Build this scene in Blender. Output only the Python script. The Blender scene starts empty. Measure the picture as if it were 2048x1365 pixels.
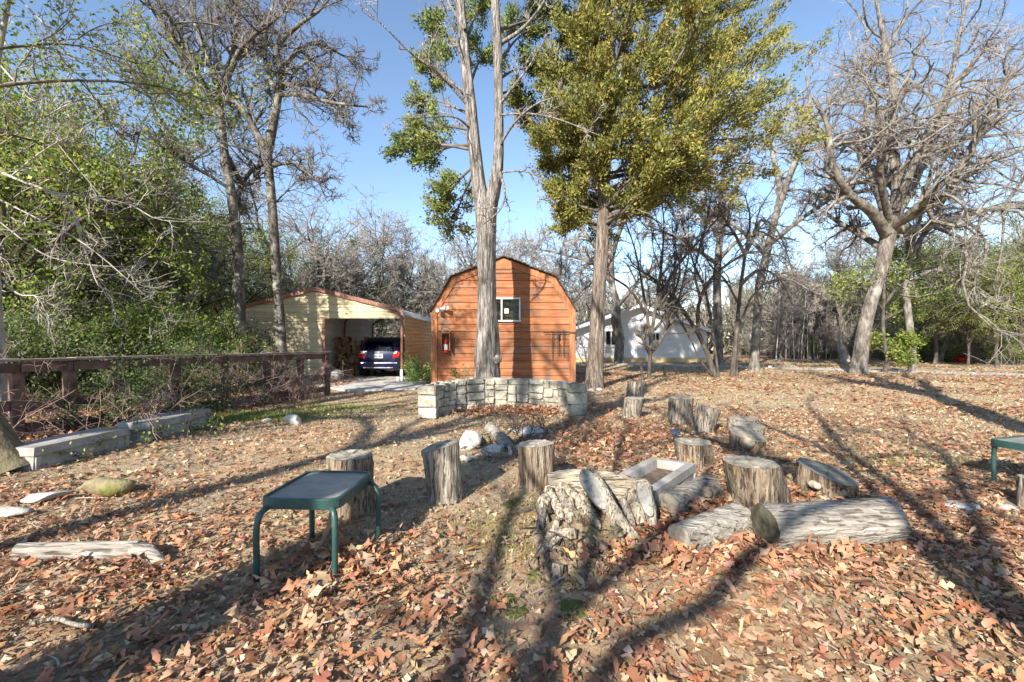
import bpy, bmesh, math
import numpy as np
from mathutils import Vector, Matrix

# ------------------------------------------------------------------ camera, sky, sun, exposure
SC = bpy.context.scene
CAMH = 1.35                     # eye height
F = 910.0                       # focal length in pixels of a 2048 wide picture
HY = 685.0                      # horizon row in that picture
cam = bpy.data.cameras.new('camera'); camo = bpy.data.objects.new('camera', cam)
SC.collection.objects.link(camo); SC.camera = camo
camo.location = (0, 0, CAMH); camo.rotation_euler = (math.radians(90), 0, 0)
cam.sensor_width = 36; cam.lens = F / 2048 * 36; cam.shift_y = 2.5 / 2048
cam.clip_start = 0.05; cam.clip_end = 2000

SUN_AZ = math.radians(27)       # light travels this far to the right of straight ahead
SUN_EL = math.radians(29)
W = bpy.data.worlds.new('World'); SC.world = W; W.use_nodes = True
nt = W.node_tree; bg = nt.nodes['Background']
sky = nt.nodes.new('ShaderNodeTexSky'); sky.sky_type = 'NISHITA'; sky.sun_disc = False
sky.sun_elevation = SUN_EL; sky.sun_rotation = math.pi + SUN_AZ
sky.air_density = 1.0; sky.dust_density = 0.1; sky.ozone_density = 2.0; sky.altitude = 100
nt.links.new(sky.outputs[0], bg.inputs[0]); bg.inputs[1].default_value = 0.115
sl = bpy.data.lights.new('sun', 'SUN'); sl.energy = 5.0; sl.angle = math.radians(0.55); sl.color = (1.0, 0.94, 0.84)
so = bpy.data.objects.new('sun', sl); SC.collection.objects.link(so)
so.rotation_euler = Vector((math.sin(SUN_AZ) * math.cos(SUN_EL), math.cos(SUN_AZ) * math.cos(SUN_EL), -math.sin(SUN_EL))).to_track_quat('-Z', 'Y').to_euler()
so.location = (-20, -40, 30)
SC.view_settings.view_transform = 'Standard'; SC.view_settings.look = 'None'
SC.view_settings.exposure = 1.2; SC.view_settings.gamma = 1.0
SC.view_settings.use_curve_mapping = False

# ------------------------------------------------------------------ helpers
COL = SC.collection
RNG = np.random.default_rng(7)
ORG = {}

def tag(o, label=None, cat=None, group=None, kind=None):
    if label: o['label'] = label
    if cat: o['category'] = cat
    if group: o['group'] = group
    if kind: o['kind'] = kind
    return o

def thing(name, label, cat, loc=(0, 0, 0), group=None):
    o = bpy.data.objects.new(name, None); COL.objects.link(o); o.location = loc
    o.empty_display_size = 0.1
    ORG[o.name] = np.array(loc, float)
    return tag(o, label, cat, group)

def mesh_np(name, V, faces=None, Q=None, T=None, col=None, smooth=False):
    me = bpy.data.meshes.new(name)
    V = np.asarray(V, np.float32).reshape(-1, 3)
    if faces is not None:
        me.from_pydata(V.tolist(), [], faces)
    else:
        parts = []; tot = []
        if Q is not None and len(Q):
            Q = np.asarray(Q, np.int32); parts.append(Q.ravel()); tot.append(np.full(len(Q), 4, np.int32))
        if T is not None and len(T):
            T = np.asarray(T, np.int32); parts.append(T.ravel()); tot.append(np.full(len(T), 3, np.int32))
        L = np.concatenate(parts); C = np.concatenate(tot)
        me.vertices.add(len(V)); me.vertices.foreach_set('co', V.ravel())
        me.loops.add(len(L)); me.loops.foreach_set('vertex_index', L)
        me.polygons.add(len(C))
        st = np.zeros(len(C), np.int32); st[1:] = np.cumsum(C)[:-1]
        me.polygons.foreach_set('loop_start', st); me.polygons.foreach_set('loop_total', C)
        me.update(calc_edges=True)
    if col is not None:
        a = me.color_attributes.new('Col', 'FLOAT_COLOR', 'POINT')
        c = np.ones((len(V), 4), np.float32); c[:, :3] = col
        a.data.foreach_set('color', c.ravel())
    if smooth:
        me.polygons.foreach_set('use_smooth', np.ones(len(me.polygons), bool))
    return me

def link(name, me, mat=None, parent=None):
    o = bpy.data.objects.new(name, me); COL.objects.link(o)
    if mat is not None and not me.materials: me.materials.append(mat)
    if parent is not None: o.parent = parent
    return o

def mk(name, V, faces=None, mat=None, parent=None, Q=None, T=None, col=None, smooth=False):
    """V in world coordinates; parents carry no rotation here."""
    V = np.asarray(V, float).reshape(-1, 3)
    org = ORG[parent.name] if parent is not None else np.zeros(3)
    if parent is None:
        org = np.array([(V[:, 0].min() + V[:, 0].max()) / 2, (V[:, 1].min() + V[:, 1].max()) / 2, V[:, 2].min()])
        if np.abs(V).max() > 45: org = np.zeros(3)
    o = link(name, mesh_np(name, V - org, faces, Q, T, col, smooth), mat, parent)
    if parent is None: o.location = org
    ORG[o.name] = org
    return o

def G(px, py, z=0.0):
    """pixel of the photograph -> point on the horizontal plane at height z"""
    Y = F * (CAMH - z) / (py - HY)
    return np.array([(px - 1024) * Y / F, Y, z])

def A(px, py, Y):
    """pixel -> point at depth Y"""
    return np.array([(px - 1024) * Y / F, Y, CAMH - (py - HY) * Y / F])

_waves = [(RNG.uniform(-1, 1, 2) * s, RNG.uniform(0, 6.28), w) for s, w in ((0.7, 1), (1.1, .8), (1.9, .6), (3.1, .4), (4.6, .3), (7.3, .2))]
def gz(x, y):
    x = np.asarray(x, float); y = np.asarray(y, float)
    h = np.zeros_like(x)
    for k, p, w in _waves: h = h + w * np.sin(k[0] * x + k[1] * y + p)
    fade = np.clip((60 - np.hypot(x, y)) / 50, 0, 1)
    return 0.014 * h * fade

def wnoise(x, y, seed, f=1.0, n=7):
    r = np.random.default_rng(seed); h = np.zeros_like(np.asarray(x, float)); tot = 0
    for i in range(n):
        a = r.uniform(0, 6.28); s = f * (1.0 + 0.75 * i); w = 1 / (1 + .45 * i)
        h += w * np.sin(s * (np.cos(a) * x + np.sin(a) * y) + r.uniform(0, 6.28)); tot += w
    return h / (tot * 0.55)

BOXF = [(0, 3, 2, 1), (4, 5, 6, 7), (0, 1, 5, 4), (1, 2, 6, 5), (2, 3, 7, 6), (3, 0, 4, 7)]
def boxv(c, s, rz=0.0):
    hx, hy, hz = s[0] / 2, s[1] / 2, s[2] / 2
    v = np.array([(-hx, -hy, -hz), (hx, -hy, -hz), (hx, hy, -hz), (-hx, hy, -hz), (-hx, -hy, hz), (hx, -hy, hz), (hx, hy, hz), (-hx, hy, hz)])
    if rz:
        cr, sr = math.cos(rz), math.sin(rz)
        v = np.column_stack([v[:, 0] * cr - v[:, 1] * sr, v[:, 0] * sr + v[:, 1] * cr, v[:, 2]])
    return v + np.asarray(c, float)

def bev(V, F_, w, seg=1):
    bm = bmesh.new(); vs = [bm.verts.new(v) for v in V]
    for f in F_: bm.faces.new([vs[i] for i in f])
    bmesh.ops.recalc_face_normals(bm, faces=bm.faces)
    if w > 0: bmesh.ops.bevel(bm, geom=list(bm.edges), offset=w, segments=seg, profile=0.6, affect='EDGES')
    bm.verts.index_update()
    V2 = np.array([v.co[:] for v in bm.verts]); F2 = [[v.index for v in f.verts] for f in bm.faces]
    bm.free(); return V2, F2

def box(name, c, s, mat, parent=None, rz=0.0, b=0.0):
    V = boxv(c, s, rz); F2 = BOXF
    if b: V, F2 = bev(V, F2, b)
    return mk(name, V, F2, mat, parent)

def prism(name, poly, d, mat, parent=None, b=0.0):
    """polygon of 3D points extruded along vector d"""
    P = np.asarray(poly, float); n = len(P); V = np.vstack([P, P + np.asarray(d, float)])
    F2 = [list(range(n))[::-1], list(range(n, 2 * n))] + [(i, (i + 1) % n, n + (i + 1) % n, n + i) for i in range(n)]
    V, F2 = bev(V, F2, b)
    return mk(name, V, F2, mat, parent)

def nrm(v): return v / np.maximum(np.linalg.norm(v, axis=-1, keepdims=True), 1e-9)

def tubes(P, R, n=6, rough=0.0, rng=None):
    P = np.asarray(P, float); R = np.asarray(R, float)
    B, K, _ = P.shape
    T = nrm(np.gradient(P, axis=1))
    m = nrm(P[:, -1] - P[:, 0]); ax = np.zeros((B, 3)); ax[np.arange(B), np.argmin(np.abs(m), axis=1)] = 1
    U = nrm(np.cross(T, ax[:, None, :])); V = np.cross(T, U)
    a = np.arange(n) * 2 * np.pi / n
    RR = R[:, :, None] * np.ones(n)
    if rough and rng is not None: RR = RR * (1 + rough * rng.standard_normal(RR.shape))
    X = P[:, :, None, :] + RR[..., None] * (np.cos(a)[:, None] * U[:, :, None, :] + np.sin(a)[:, None] * V[:, :, None, :])
    b = np.arange(B)[:, None, None] * K * n; k = np.arange(K - 1)[None, :, None] * n; j = np.arange(n)[None, None, :]; j2 = (j + 1) % n
    Q = np.stack([b + k + j, b + k + j2, b + k + n + j2, b + k + n + j], -1).reshape(-1, 4)
    return X.reshape(-1, 3), Q

def spline(pts, K):
    """Catmull-Rom through rows (x,y,z,r)"""
    p = np.asarray(pts, float); p = np.vstack([2 * p[0] - p[1], p, 2 * p[-1] - p[-2]])
    n = len(p) - 3; t = np.linspace(0, n - 1e-6, K); i = t.astype(int); u = (t - i)[:, None]
    a, b, c, d = p[i], p[i + 1], p[i + 2], p[i + 3]
    o = .5 * (2 * b + (c - a) * u + (2 * a - 5 * b + 4 * c - d) * u ** 2 + (3 * b - a - 3 * c + d) * u ** 3)
    o[:, 3] = np.maximum(o[:, 3], .003)
    return o[:, :3], o[:, 3]

class Acc:
    def __init__(s): s.v = []; s.q = []; s.t = []; s.c = []; s.n = 0
    def add(s, V, Q, c=None):
        s.v.append(V); (s.q if Q.shape[1] == 4 else s.t).append(Q + s.n); s.n += len(V)
        if c is not None: s.c.append(np.broadcast_to(c, (len(V), 3)))
    def get(s):
        return np.vstack(s.v), (np.vstack(s.q) if s.q else None), (np.vstack(s.t) if s.t else None), (np.vstack(s.c) if s.c else None)
    def mk(s, name, mat, parent=None, smooth=False):
        V, Q, T, c = s.get(); return mk(name, V, None, mat, parent, Q=Q, T=T, col=c, smooth=smooth)
    def mesh(s, name, mat, smooth=False):
        V, Q, T, c = s.get(); me = mesh_np(name, V, None, Q, T, c, smooth); me.materials.append(mat); return me

# ------------------------------------------------------------------ materials
def mat(name, ramp, scale=5.0, stretch=(1, 1, 1), rough=0.85, bump=0.3, bscale=None, dist=0.02, detail=8, spec=0.25, metal=0.0, warp=0.0, rand=0.0, layer=None, crack=0.0):
    m = bpy.data.materials.new(name); m.use_nodes = True; t = m.node_tree; N = t.nodes; L = t.links
    bs = N['Principled BSDF']; bs.inputs['Roughness'].default_value = rough
    bs.inputs['Specular IOR Level'].default_value = spec; bs.inputs['Metallic'].default_value = metal
    tc = N.new('ShaderNodeTexCoord'); mp = N.new('ShaderNodeMapping'); mp.inputs['Scale'].default_value = stretch
    L.new(tc.outputs['Object'], mp.inputs[0])
    n1 = N.new('ShaderNodeTexNoise'); n1.inputs['Scale'].default_value = scale; n1.inputs['Detail'].default_value = detail
    n1.inputs['Roughness'].default_value = 0.65; n1.inputs['Distortion'].default_value = warp
    L.new(mp.outputs[0], n1.inputs['Vector'])
    cr = N.new('ShaderNodeValToRGB'); e = cr.color_ramp.elements
    while len(e) < len(ramp): e.new(0.5)
    for i, (p, c) in enumerate(ramp): e[i].position = p; e[i].color = (*c, 1)
    L.new(n1.outputs[0], cr.inputs[0]); out = cr.outputs[0]
    if layer:                                   # second, independent stain layer: (colour, scale, lo, hi, amount)
        n3 = N.new('ShaderNodeTexNoise'); n3.inputs['Scale'].default_value = layer[1]; n3.inputs['Detail'].default_value = 6
        L.new(tc.outputs['Object'], n3.inputs['Vector'])
        r3 = N.new('ShaderNodeMapRange'); r3.inputs[1].default_value = layer[2]; r3.inputs[2].default_value = layer[3]; r3.inputs[4].default_value = layer[4]
        L.new(n3.outputs[0], r3.inputs[0])
        mx = N.new('ShaderNodeMix'); mx.data_type = 'RGBA'; L.new(r3.outputs[0], mx.inputs[0]); L.new(out, mx.inputs[6]); mx.inputs[7].default_value = (*layer[0], 1)
        out = mx.outputs[2]
    if crack:                                   # thin dark checks along the grain
        n4 = N.new('ShaderNodeTexNoise'); n4.inputs['Scale'].default_value = scale * 2.3; n4.inputs['Detail'].default_value = 4; n4.inputs['Distortion'].default_value = .4
        L.new(mp.outputs[0], n4.inputs['Vector'])
        r4 = N.new('ShaderNodeMapRange'); r4.inputs[1].default_value = .40; r4.inputs[2].default_value = .45; r4.inputs[3].default_value = crack; r4.inputs[4].default_value = 0
        L.new(n4.outputs[0], r4.inputs[0])
        m4 = N.new('ShaderNodeMix'); m4.data_type = 'RGBA'; L.new(r4.outputs[0], m4.inputs[0]); L.new(out, m4.inputs[6]); m4.inputs[7].default_value = (.03, .023, .017, 1)
        out = m4.outputs[2]
    if rand:
        oi = N.new('ShaderNodeObjectInfo'); hs = N.new('ShaderNodeHueSaturation')
        mr = N.new('ShaderNodeMapRange'); mr.inputs[3].default_value = 1 - rand; mr.inputs[4].default_value = 1 + rand
        L.new(oi.outputs['Random'], mr.inputs[0]); L.new(mr.outputs[0], hs.inputs['Value']); L.new(out, hs.inputs['Color']); out = hs.outputs[0]
    L.new(out, bs.inputs['Base Color'])
    if bump:
        n2 = N.new('ShaderNodeTexNoise'); n2.inputs['Scale'].default_value = bscale or scale * 2; n2.inputs['Detail'].default_value = 6
        L.new(mp.outputs[0], n2.inputs['Vector'])
        b = N.new('ShaderNodeBump'); b.inputs['Strength'].default_value = bump; b.inputs['Distance'].default_value = dist
        L.new(n2.outputs[0], b.inputs['Height']); L.new(b.outputs[0], bs.inputs['Normal'])
    return m

def leafmat(name, trans=0.3, rough=0.6, spec=0.25):
    m = bpy.data.materials.new(name); m.use_nodes = True; t = m.node_tree; N = t.nodes; L = t.links
    bs = N['Principled BSDF']; bs.inputs['Roughness'].default_value = rough; bs.inputs['Specular IOR Level'].default_value = spec
    at = N.new('ShaderNodeAttribute'); at.attribute_name = 'Col'; L.new(at.outputs['Color'], bs.inputs['Base Color'])
    if trans:
        tr = N.new('ShaderNodeBsdfTranslucent'); L.new(at.outputs['Color'], tr.inputs[0])
        mx = N.new('ShaderNodeMixShader'); mx.inputs[0].default_value = trans
        L.new(bs.outputs[0], mx.inputs[1]); L.new(tr.outputs[0], mx.inputs[2]); L.new(mx.outputs[0], N['Material Output'].inputs[0])
    return m

M = {}
M['bark_oak'] = mat('bark_oak', [(.3, (.04, .033, .027)), (.48, (.13, .11, .092)), (.62, (.24, .215, .185)), (.75, (.34, .31, .275))], 7, (1, 1, .35), bump=.9, bscale=14, dist=.03, layer=((.36, .36, .30), 1.6, .52, .7, .6))
M['bark_pale'] = mat('bark_pale', [(.3, (.13, .11, .09)), (.5, (.34, .31, .27)), (.7, (.5, .47, .42))], 8, (1, 1, .4), bump=.7, bscale=15, dist=.02)
M['bark_dark'] = mat('bark_dark', [(.3, (.03, .024, .02)), (.5, (.085, .07, .058)), (.7, (.17, .145, .12))], 8, (1, 1, .4), bump=.8, bscale=14, dist=.02)
M['bark_brown'] = mat('bark_brown', [(.3, (.04, .03, .018)), (.5, (.13, .10, .06)), (.7, (.26, .21, .14))], 7, (1, 1, .4), bump=.9, bscale=14, dist=.03, layer=((.16, .17, .06), 2.5, .5, .7, .5))
M['bark_twig'] = mat('bark_twig', [(.35, (.20, .17, .145)), (.65, (.42, .38, .335))], 3, bump=0)
M['bark_twig_pale'] = mat('bark_twig_pale', [(.35, (.15, .13, .11)), (.65, (.36, .325, .29))], 3, bump=0)
M['bark_twig_mid'] = mat('bark_twig_mid', [(.35, (.10, .085, .07)), (.65, (.27, .235, .205))], 3, bump=0)
M['bark_oak_dark'] = mat('bark_oak_dark', [(.32, (.03, .025, .02)), (.48, (.09, .076, .062)), (.62, (.17, .15, .128)), (.75, (.28, .26, .23))], 8, (1, 1, .4), bump=1.0, bscale=15, dist=.03, layer=((.34, .34, .29), 2.6, .53, .66, .75))
M['bark_twig_dark'] = mat('bark_twig_dark', [(.35, (.085, .07, .06)), (.65, (.21, .18, .155))], 3, bump=0)
M['bark_vine'] = mat('bark_vine', [(.35, (.16, .10, .08)), (.65, (.36, .26, .21))], 3, bump=0)
M['bark_cedar'] = mat('bark_cedar', [(.33, (.04, .032, .027)), (.45, (.16, .138, .12)), (.57, (.31, .28, .25)), (.72, (.47, .44, .405))], 4.5, (4.2, 4.2, .4), bump=1.0, bscale=8, dist=.05, detail=10, warp=.5, crack=.7)
M['bark_cedar_brown'] = mat('bark_cedar_brown', [(.33, (.045, .034, .026)), (.47, (.14, .108, .085)), (.6, (.25, .205, .17)), (.75, (.36, .32, .275))], 4.5, (4.2, 4.2, .4), bump=1.0, bscale=8, dist=.05, detail=10, warp=.4, crack=.6)
M['leaf'] = leafmat('leaf', .48, .55)
M['cedar_leaf'] = leafmat('cedar_leaf', .18, .75)
M['dead_leaf'] = leafmat('dead_leaf', .16, .6, .3)
M['blade'] = leafmat('blade', .25, .7)
# ------------------------------------------------------------------ ground
def grow_axis(a, b, step, far0, far1):
    mid = list(np.arange(a, b + 1e-6, step)); s = step; x = mid[-1]; hi = []
    while x < far1: s *= 1.22; x += s; hi.append(x)
    s = step; x = mid[0]; lo = []
    while x > far0: s *= 1.22; x -= s; lo.append(x)
    return np.array(lo[::-1] + mid + hi)
gx = grow_axis(-12, 12, .25, -600, 600); gy = grow_axis(-6, 20, .25, -300, 700)
XX, YY = np.meshgrid(gx, gy); ZZ = gz(XX, YY)
nx, ny = len(gx), len(gy); ii = np.arange(nx * ny).reshape(ny, nx)
GQ = np.stack([ii[:-1, :-1], ii[:-1, 1:], ii[1:, 1:], ii[1:, :-1]], -1).reshape(-1, 4)

def ground_material():
    m = bpy.data.materials.new('ground'); m.use_nodes = True; t = m.node_tree; N = t.nodes; L = t.links
    bs = N['Principled BSDF']; bs.inputs['Roughness'].default_value = .95; bs.inputs['Specular IOR Level'].default_value = .1
    tc = N.new('ShaderNodeTexCoord')
    def noise(sc, det=6, rough=.6):
        n = N.new('ShaderNodeTexNoise'); n.inputs['Scale'].default_value = sc; n.inputs['Detail'].default_value = det; n.inputs['Roughness'].default_value = rough
        L.new(tc.outputs['Object'], n.inputs['Vector']); return n.outputs[0]
    def ramp(s, els):
        c = N.new('ShaderNodeValToRGB'); e = c.color_ramp.elements
        while len(e) < len(els): e.new(.5)
        for i, (p, col) in enumerate(els): e[i].position = p; e[i].color = (*col, 1)
        L.new(s, c.inputs[0]); return c.outputs[0]
    def mix(f, a, b):
        x = N.new('ShaderNodeMix'); x.data_type = 'RGBA'; L.new(f, x.inputs[0]); L.new(a, x.inputs[6]); L.new(b, x.inputs[7]); return x.outputs[2]
    soil = ramp(noise(9, 10, .75), [(.3, (.16, .115, .075)), (.5, (.33, .25, .165)), (.7, (.50, .40, .28))])
    straw = ramp(noise(45, 8, .8), [(.3, (.17, .12, .07)), (.5, (.40, .31, .19)), (.68, (.62, .51, .34))])
    green = ramp(noise(60, 6, .8), [(.3, (.09, .10, .03)), (.55, (.24, .26, .08)), (.75, (.42, .40, .18))])
    v = N.new('ShaderNodeTexVoronoi'); v.inputs['Scale'].default_value = 11; L.new(tc.outputs['Object'], v.inputs['Vector'])
    sp = N.new('ShaderNodeSeparateColor'); L.new(v.outputs['Color'], sp.inputs[0])
    leaf = ramp(sp.outputs[0], [(0., (.12, .06, .035)), (.35, (.31, .16, .085)), (.7, (.44, .25, .14)), (1., (.56, .38, .24))])
    mlo = N.new('ShaderNodeMapRange'); mlo.inputs[1].default_value = .42; mlo.inputs[2].default_value = .58; L.new(noise(1.1, 5), mlo.inputs[0])
    c = mix(mlo.outputs[0], soil, straw)
    mg = N.new('ShaderNodeMapRange'); mg.inputs[1].default_value = .58; mg.inputs[2].default_value = .7; mg.inputs[4].default_value = .55; L.new(noise(.75, 6, .7), mg.inputs[0])
    c = mix(mg.outputs[0], c, green)
    ml = N.new('ShaderNodeMapRange'); ml.inputs[1].default_value = .47; ml.inputs[2].default_value = .56; ml.inputs[4].default_value = .85; L.new(noise(.55, 9, .75), ml.inputs[0])
    c = mix(ml.outputs[0], c, leaf)
    L.new(c, bs.inputs['Base Color'])
    b = N.new('ShaderNodeBump'); b.inputs['Strength'].default_value = .7; b.inputs['Distance'].default_value = .03
    L.new(noise(30, 8, .8), b.inputs['Height']); L.new(b.outputs[0], bs.inputs['Normal'])
    return m
M['ground'] = ground_material()
ground = tag(mk('ground', np.stack([XX, YY, ZZ], -1).reshape(-1, 3), None, M['ground'], Q=GQ, smooth=True), kind='structure')

# gravel drive beyond the yard, and the slab in front of the carport
M['gravel'] = mat('gravel', [(.3, (.30, .27, .24)), (.5, (.46, .43, .39)), (.7, (.6, .57, .52))], 14, bump=.5, bscale=40, dist=.02, rough=.95)
M['concrete_slab'] = mat('concrete_slab', [(.3, (.36, .34, .31)), (.5, (.5, .48, .44)), (.7, (.6, .58, .54))], 3.5, bump=.2, bscale=30, rough=.9, layer=((.25, .2, .15), 2.2, .5, .7, .6))
pts = np.array([(4.0, 28.2), (8, 27.4), (12, 25.4), (17, 21.6), (21, 18.6), (28, 15.2), (40, 11)])
tt = np.linspace(0, len(pts) - 1, 60); px_ = np.interp(tt, np.arange(len(pts)), pts[:, 0]); py_ = np.interp(tt, np.arange(len(pts)), pts[:, 1])
tg = nrm(np.gradient(np.column_stack([px_, py_]), axis=0)); nn = np.column_stack([-tg[:, 1], tg[:, 0]])
rv = []
for j, w in enumerate((-1, -.5, 0, .5, 1)):
    e = 1.15 + .12 * np.sin(np.arange(60) * 1.3 + j)
    x = px_ + nn[:, 0] * w * e; y = py_ + nn[:, 1] * w * e
    rv.append(np.column_stack([x, y, gz(x, y) + .03 - .02 * abs(w)]))
rv = np.stack(rv, 1); ri = np.arange(300).reshape(60, 5)
tag(mk('gravel_drive', rv.reshape(-1, 3), None, M['gravel'], Q=np.stack([ri[:-1, :-1], ri[:-1, 1:], ri[1:, 1:], ri[1:, :-1]], -1).reshape(-1, 4)), kind='structure')
V_, F_ = bev(np.array([(-7.3, 15.1, -.1), (-4.5, 12.5, -.1), (-2.75, 12.9, -.1), (-2.75, 23.4, -.1), (-7.3, 23.4, -.1),
                       (-7.3, 15.1, .035), (-4.5, 12.5, .035), (-2.75, 12.9, .035), (-2.75, 23.4, .035), (-7.3, 23.4, .035)]),
             [(4, 3, 2, 1, 0), (5, 6, 7, 8, 9)] + [(i, (i + 1) % 5, 5 + (i + 1) % 5, 5 + i) for i in range(5)], .012)
tag(mk('driveway_slab', V_, F_, M['concrete_slab']), kind='structure')

# ------------------------------------------------------------------ shed
def ramp3(a, b, c): return [(.3, a), (.5, b), (.7, c)]
M['shed_board'] = mat('shed_board', [(.28, (.11, .05, .03)), (.42, (.27, .10, .042)), (.58, (.37, .145, .062)), (.76, (.47, .245, .135))], 3.2, (.35, 1, 6), bump=.45, bscale=14, dist=.008, rough=.8, warp=.3, rand=.2, layer=((.17, .115, .085), 2.3, .50, .64, .75))
M['shed_trim'] = mat('shed_trim', [(.28, (.17, .07, .036)), (.5, (.36, .145, .065)), (.75, (.46, .23, .12))], 6, (3, 1, .5), bump=.3, bscale=14, dist=.006, layer=((.20, .13, .09), 1.5, .55, .75, .5))
M['shingle'] = mat('shingle', ramp3((.03, .02, .016), (.07, .05, .04), (.12, .09, .07)), 18, bump=.5, rough=.95, rand=.25)
M['alu'] = mat('alu', ramp3((.45, .45, .45), (.6, .6, .6), (.7, .7, .7)), 6, bump=.1, rough=.45, spec=.5)
M['white_plastic'] = mat('white_plastic', ramp3((.6, .58, .52), (.75, .74, .7), (.8, .8, .77)), 6, bump=.05, rough=.5, spec=.4)
M['black_metal'] = mat('black_metal', ramp3((.012, .012, .012), (.025, .024, .023), (.05, .045, .04)), 8, bump=.1, rough=.55, spec=.4)
M['paper'] = mat('paper', ramp3((.55, .53, .5), (.75, .73, .7), (.8, .78, .75)), 14, bump=0)
def glass(name, tint, rough=.06):
    m = bpy.data.materials.new(name); m.use_nodes = True; bs = m.node_tree.nodes['Principled BSDF']
    bs.inputs['Base Color'].default_value = (*tint, 1); bs.inputs['Roughness'].default_value = rough; bs.inputs['Specular IOR Level'].default_value = .8
    bs.inputs['Transmission Weight'].default_value = 1.0; bs.inputs['IOR'].default_value = 1.2
    return m
M['glass'] = glass('glass', (.75, .8, .8)); M['car_glass'] = glass('car_glass', (.35, .4, .42))

SY = 14.45                                            # front face of the shed
sxc = (1007 - 1024) * SY / F; hw = 143 * SY / F
def sz(py): return CAMH - (py - HY) * SY / F
z0, ze, zb, zp = .03, sz(620), sz(555), sz(516)
hb = 103 * SY / F
shed = thing('shed', 'orange stained wooden shed with rounded barn roof behind the two-stemmed cedar', 'shed', (sxc, SY, 0))
def half_w(z):
    if z <= ze: return hw
    if z <= zb: return hw + (hb - hw) * (z - ze) / (zb - ze)
    return hb * max(0.0, (zp - z) / (zp - zb))
prof = [(-hw, z0), (-hw, ze), (-hb, zb), (0, zp), (hb, zb), (hw, ze), (hw, z0)]
DEP = 6.0
prism('wall', [(sxc + x * .985, SY + .03, z - .03 if z > 1 else z) for x, z in prof if True], (0, DEP - .06, 0), M['shed_trim'], shed)
# lap siding, board by board, leaving the window opening
wx0, wx1, wz0, wz1 = (972 - 1024) * SY / F, (1041 - 1024) * SY / F, sz(644), sz(596)
bh = .232; z = z0 + .04; nb = 0
def lap(x00, x01, x10, x11, za, zb_):
    y = SY
    P = [(x00, y - .038, za), (x01, y - .038, za), (x11, y - .006, zb_), (x10, y - .006, zb_),
         (x00, y + .03, za), (x01, y + .03, za), (x11, y + .03, zb_), (x10, y + .03, zb_)]
    mk('siding_board', P, [(0, 1, 2, 3), (7, 6, 5, 4), (0, 4, 5, 1), (3, 2, 6, 7), (0, 3, 7, 4), (1, 5, 6, 2)], M['shed_board'], shed)
while z < zp - .1:
    za, zb_ = z, min(z + bh - .006, zp - .05)
    a, b = half_w(za) - .02, max(half_w(zb_) - .02, .02)
    if za < ze < zb_ or za < zb < zb_: a = min(a, half_w(za) - .02)
    j = RNG.uniform(-.004, .004)
    if zb_ > wz0 and za < wz1:
        lo, hi = max(za, wz0), min(zb_, wz1)
        lap(sxc - a, wx0, sxc - b, wx0, za, zb_ + j); lap(wx1, sxc + a, wx1, sxc + b, za, zb_ + j)
        if za < wz0 - .02: lap(wx0, wx1, wx0, wx1, za, wz0)
        if zb_ > wz1 + .02: lap(wx0, wx1, wx0, wx1, wz1, zb_)
    else:
        lap(sxc - a, sxc + a, sxc - b, sxc + b, za, zb_ + j)
    z += bh
# corner boards and barge boards
tw = .19
for s in (-1, 1):
    box('corner_board', (sxc + s * (hw - tw / 2 + .012), SY - .045, (z0 + ze) / 2 + .02), (tw, .035, ze - z0 - .02), M['shed_trim'], shed, b=.004)
def barge(p, q, w, y0, nm='barge_board', m=M['shed_trim']):
    p, q = np.array(p), np.array(q); d = (q - p) / np.linalg.norm(q - p); n = np.array([-d[1], d[0]])
    if n[1] > 0: n = -n
    c = [p, q, q + n * w, p + n * w]
    prism(nm, [(sxc + a[0], y0, a[1]) for a in c], (0, .035, 0), m, shed, b=.004)
for s in (-1, 1):
    barge((s * hw, ze), (s * hb, zb), .2, SY - .052); barge((s * hb, zb), (0, zp), .2, SY - .049)
# shingle courses run the length of the roof and poke out unevenly over the barge boards
for s in (-1, 1):
    for (p, q, k) in (((hw + .05, ze - .08), (hb + .01, zb + .01), 9), ((hb + .03, zb), (0, zp + .02), 12)):
        p, q = np.array(p), np.array(q); d = (q - p) / k; n = np.array([d[1], -d[0]]); n = n / np.linalg.norm(n)
        if n[0] < 0: n = -n
        for i in range(k):
            a = p + d * i; b = a + d * 1.25
            f = SY - .12 - RNG.uniform(0, .05)
            c = [a + n * .055, b + n * .02, b - n * .005, a + n * .012]
            prism('shingle_course', [(sxc + s * v[0], f, v[1]) for v in c], (0, DEP + .1, 0), M['shingle'], shed)
prism('peak_plate', [(sxc - .3, SY - .056, zp - .36), (sxc + .3, SY - .056, zp - .36), (sxc + .12, SY - .056, zp - .04), (sxc - .12, SY - .056, zp - .04)], (0, .03, 0), M['shed_trim'], shed)
# window
fw = .05
win = mk('window', *bev(boxv(((wx0 + wx1) / 2, SY - .03, wz1 - fw / 2), (wx1 - wx0, .08, fw)), BOXF, .004), M['alu'], shed)
box('frame', ((wx0 + wx1) / 2, SY - .04, wz0 + fw / 2), (wx1 - wx0 + .04, .1, fw), M['alu'], win, b=.004)
for x in (wx0 + fw / 2, wx1 - fw / 2, (wx0 + wx1) / 2 - .05):
    box('frame', (x, SY - .028, (wz0 + wz1) / 2), (fw * .9, .075, wz1 - wz0 - 2 * fw), M['alu'], win, b=.003)
xm = (wx0 + wx1) / 2 - .05
box('pane', ((wx0 + xm) / 2, SY + .006, (wz0 + wz1) / 2), (xm - wx0 - .09, .008, wz1 - wz0 - .09), M['glass'], win)
box('pane', ((xm + wx1) / 2, SY - .006, (wz0 + wz1) / 2), (wx1 - xm - .09, .008, wz1 - wz0 - .09), M['glass'], win)
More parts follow.
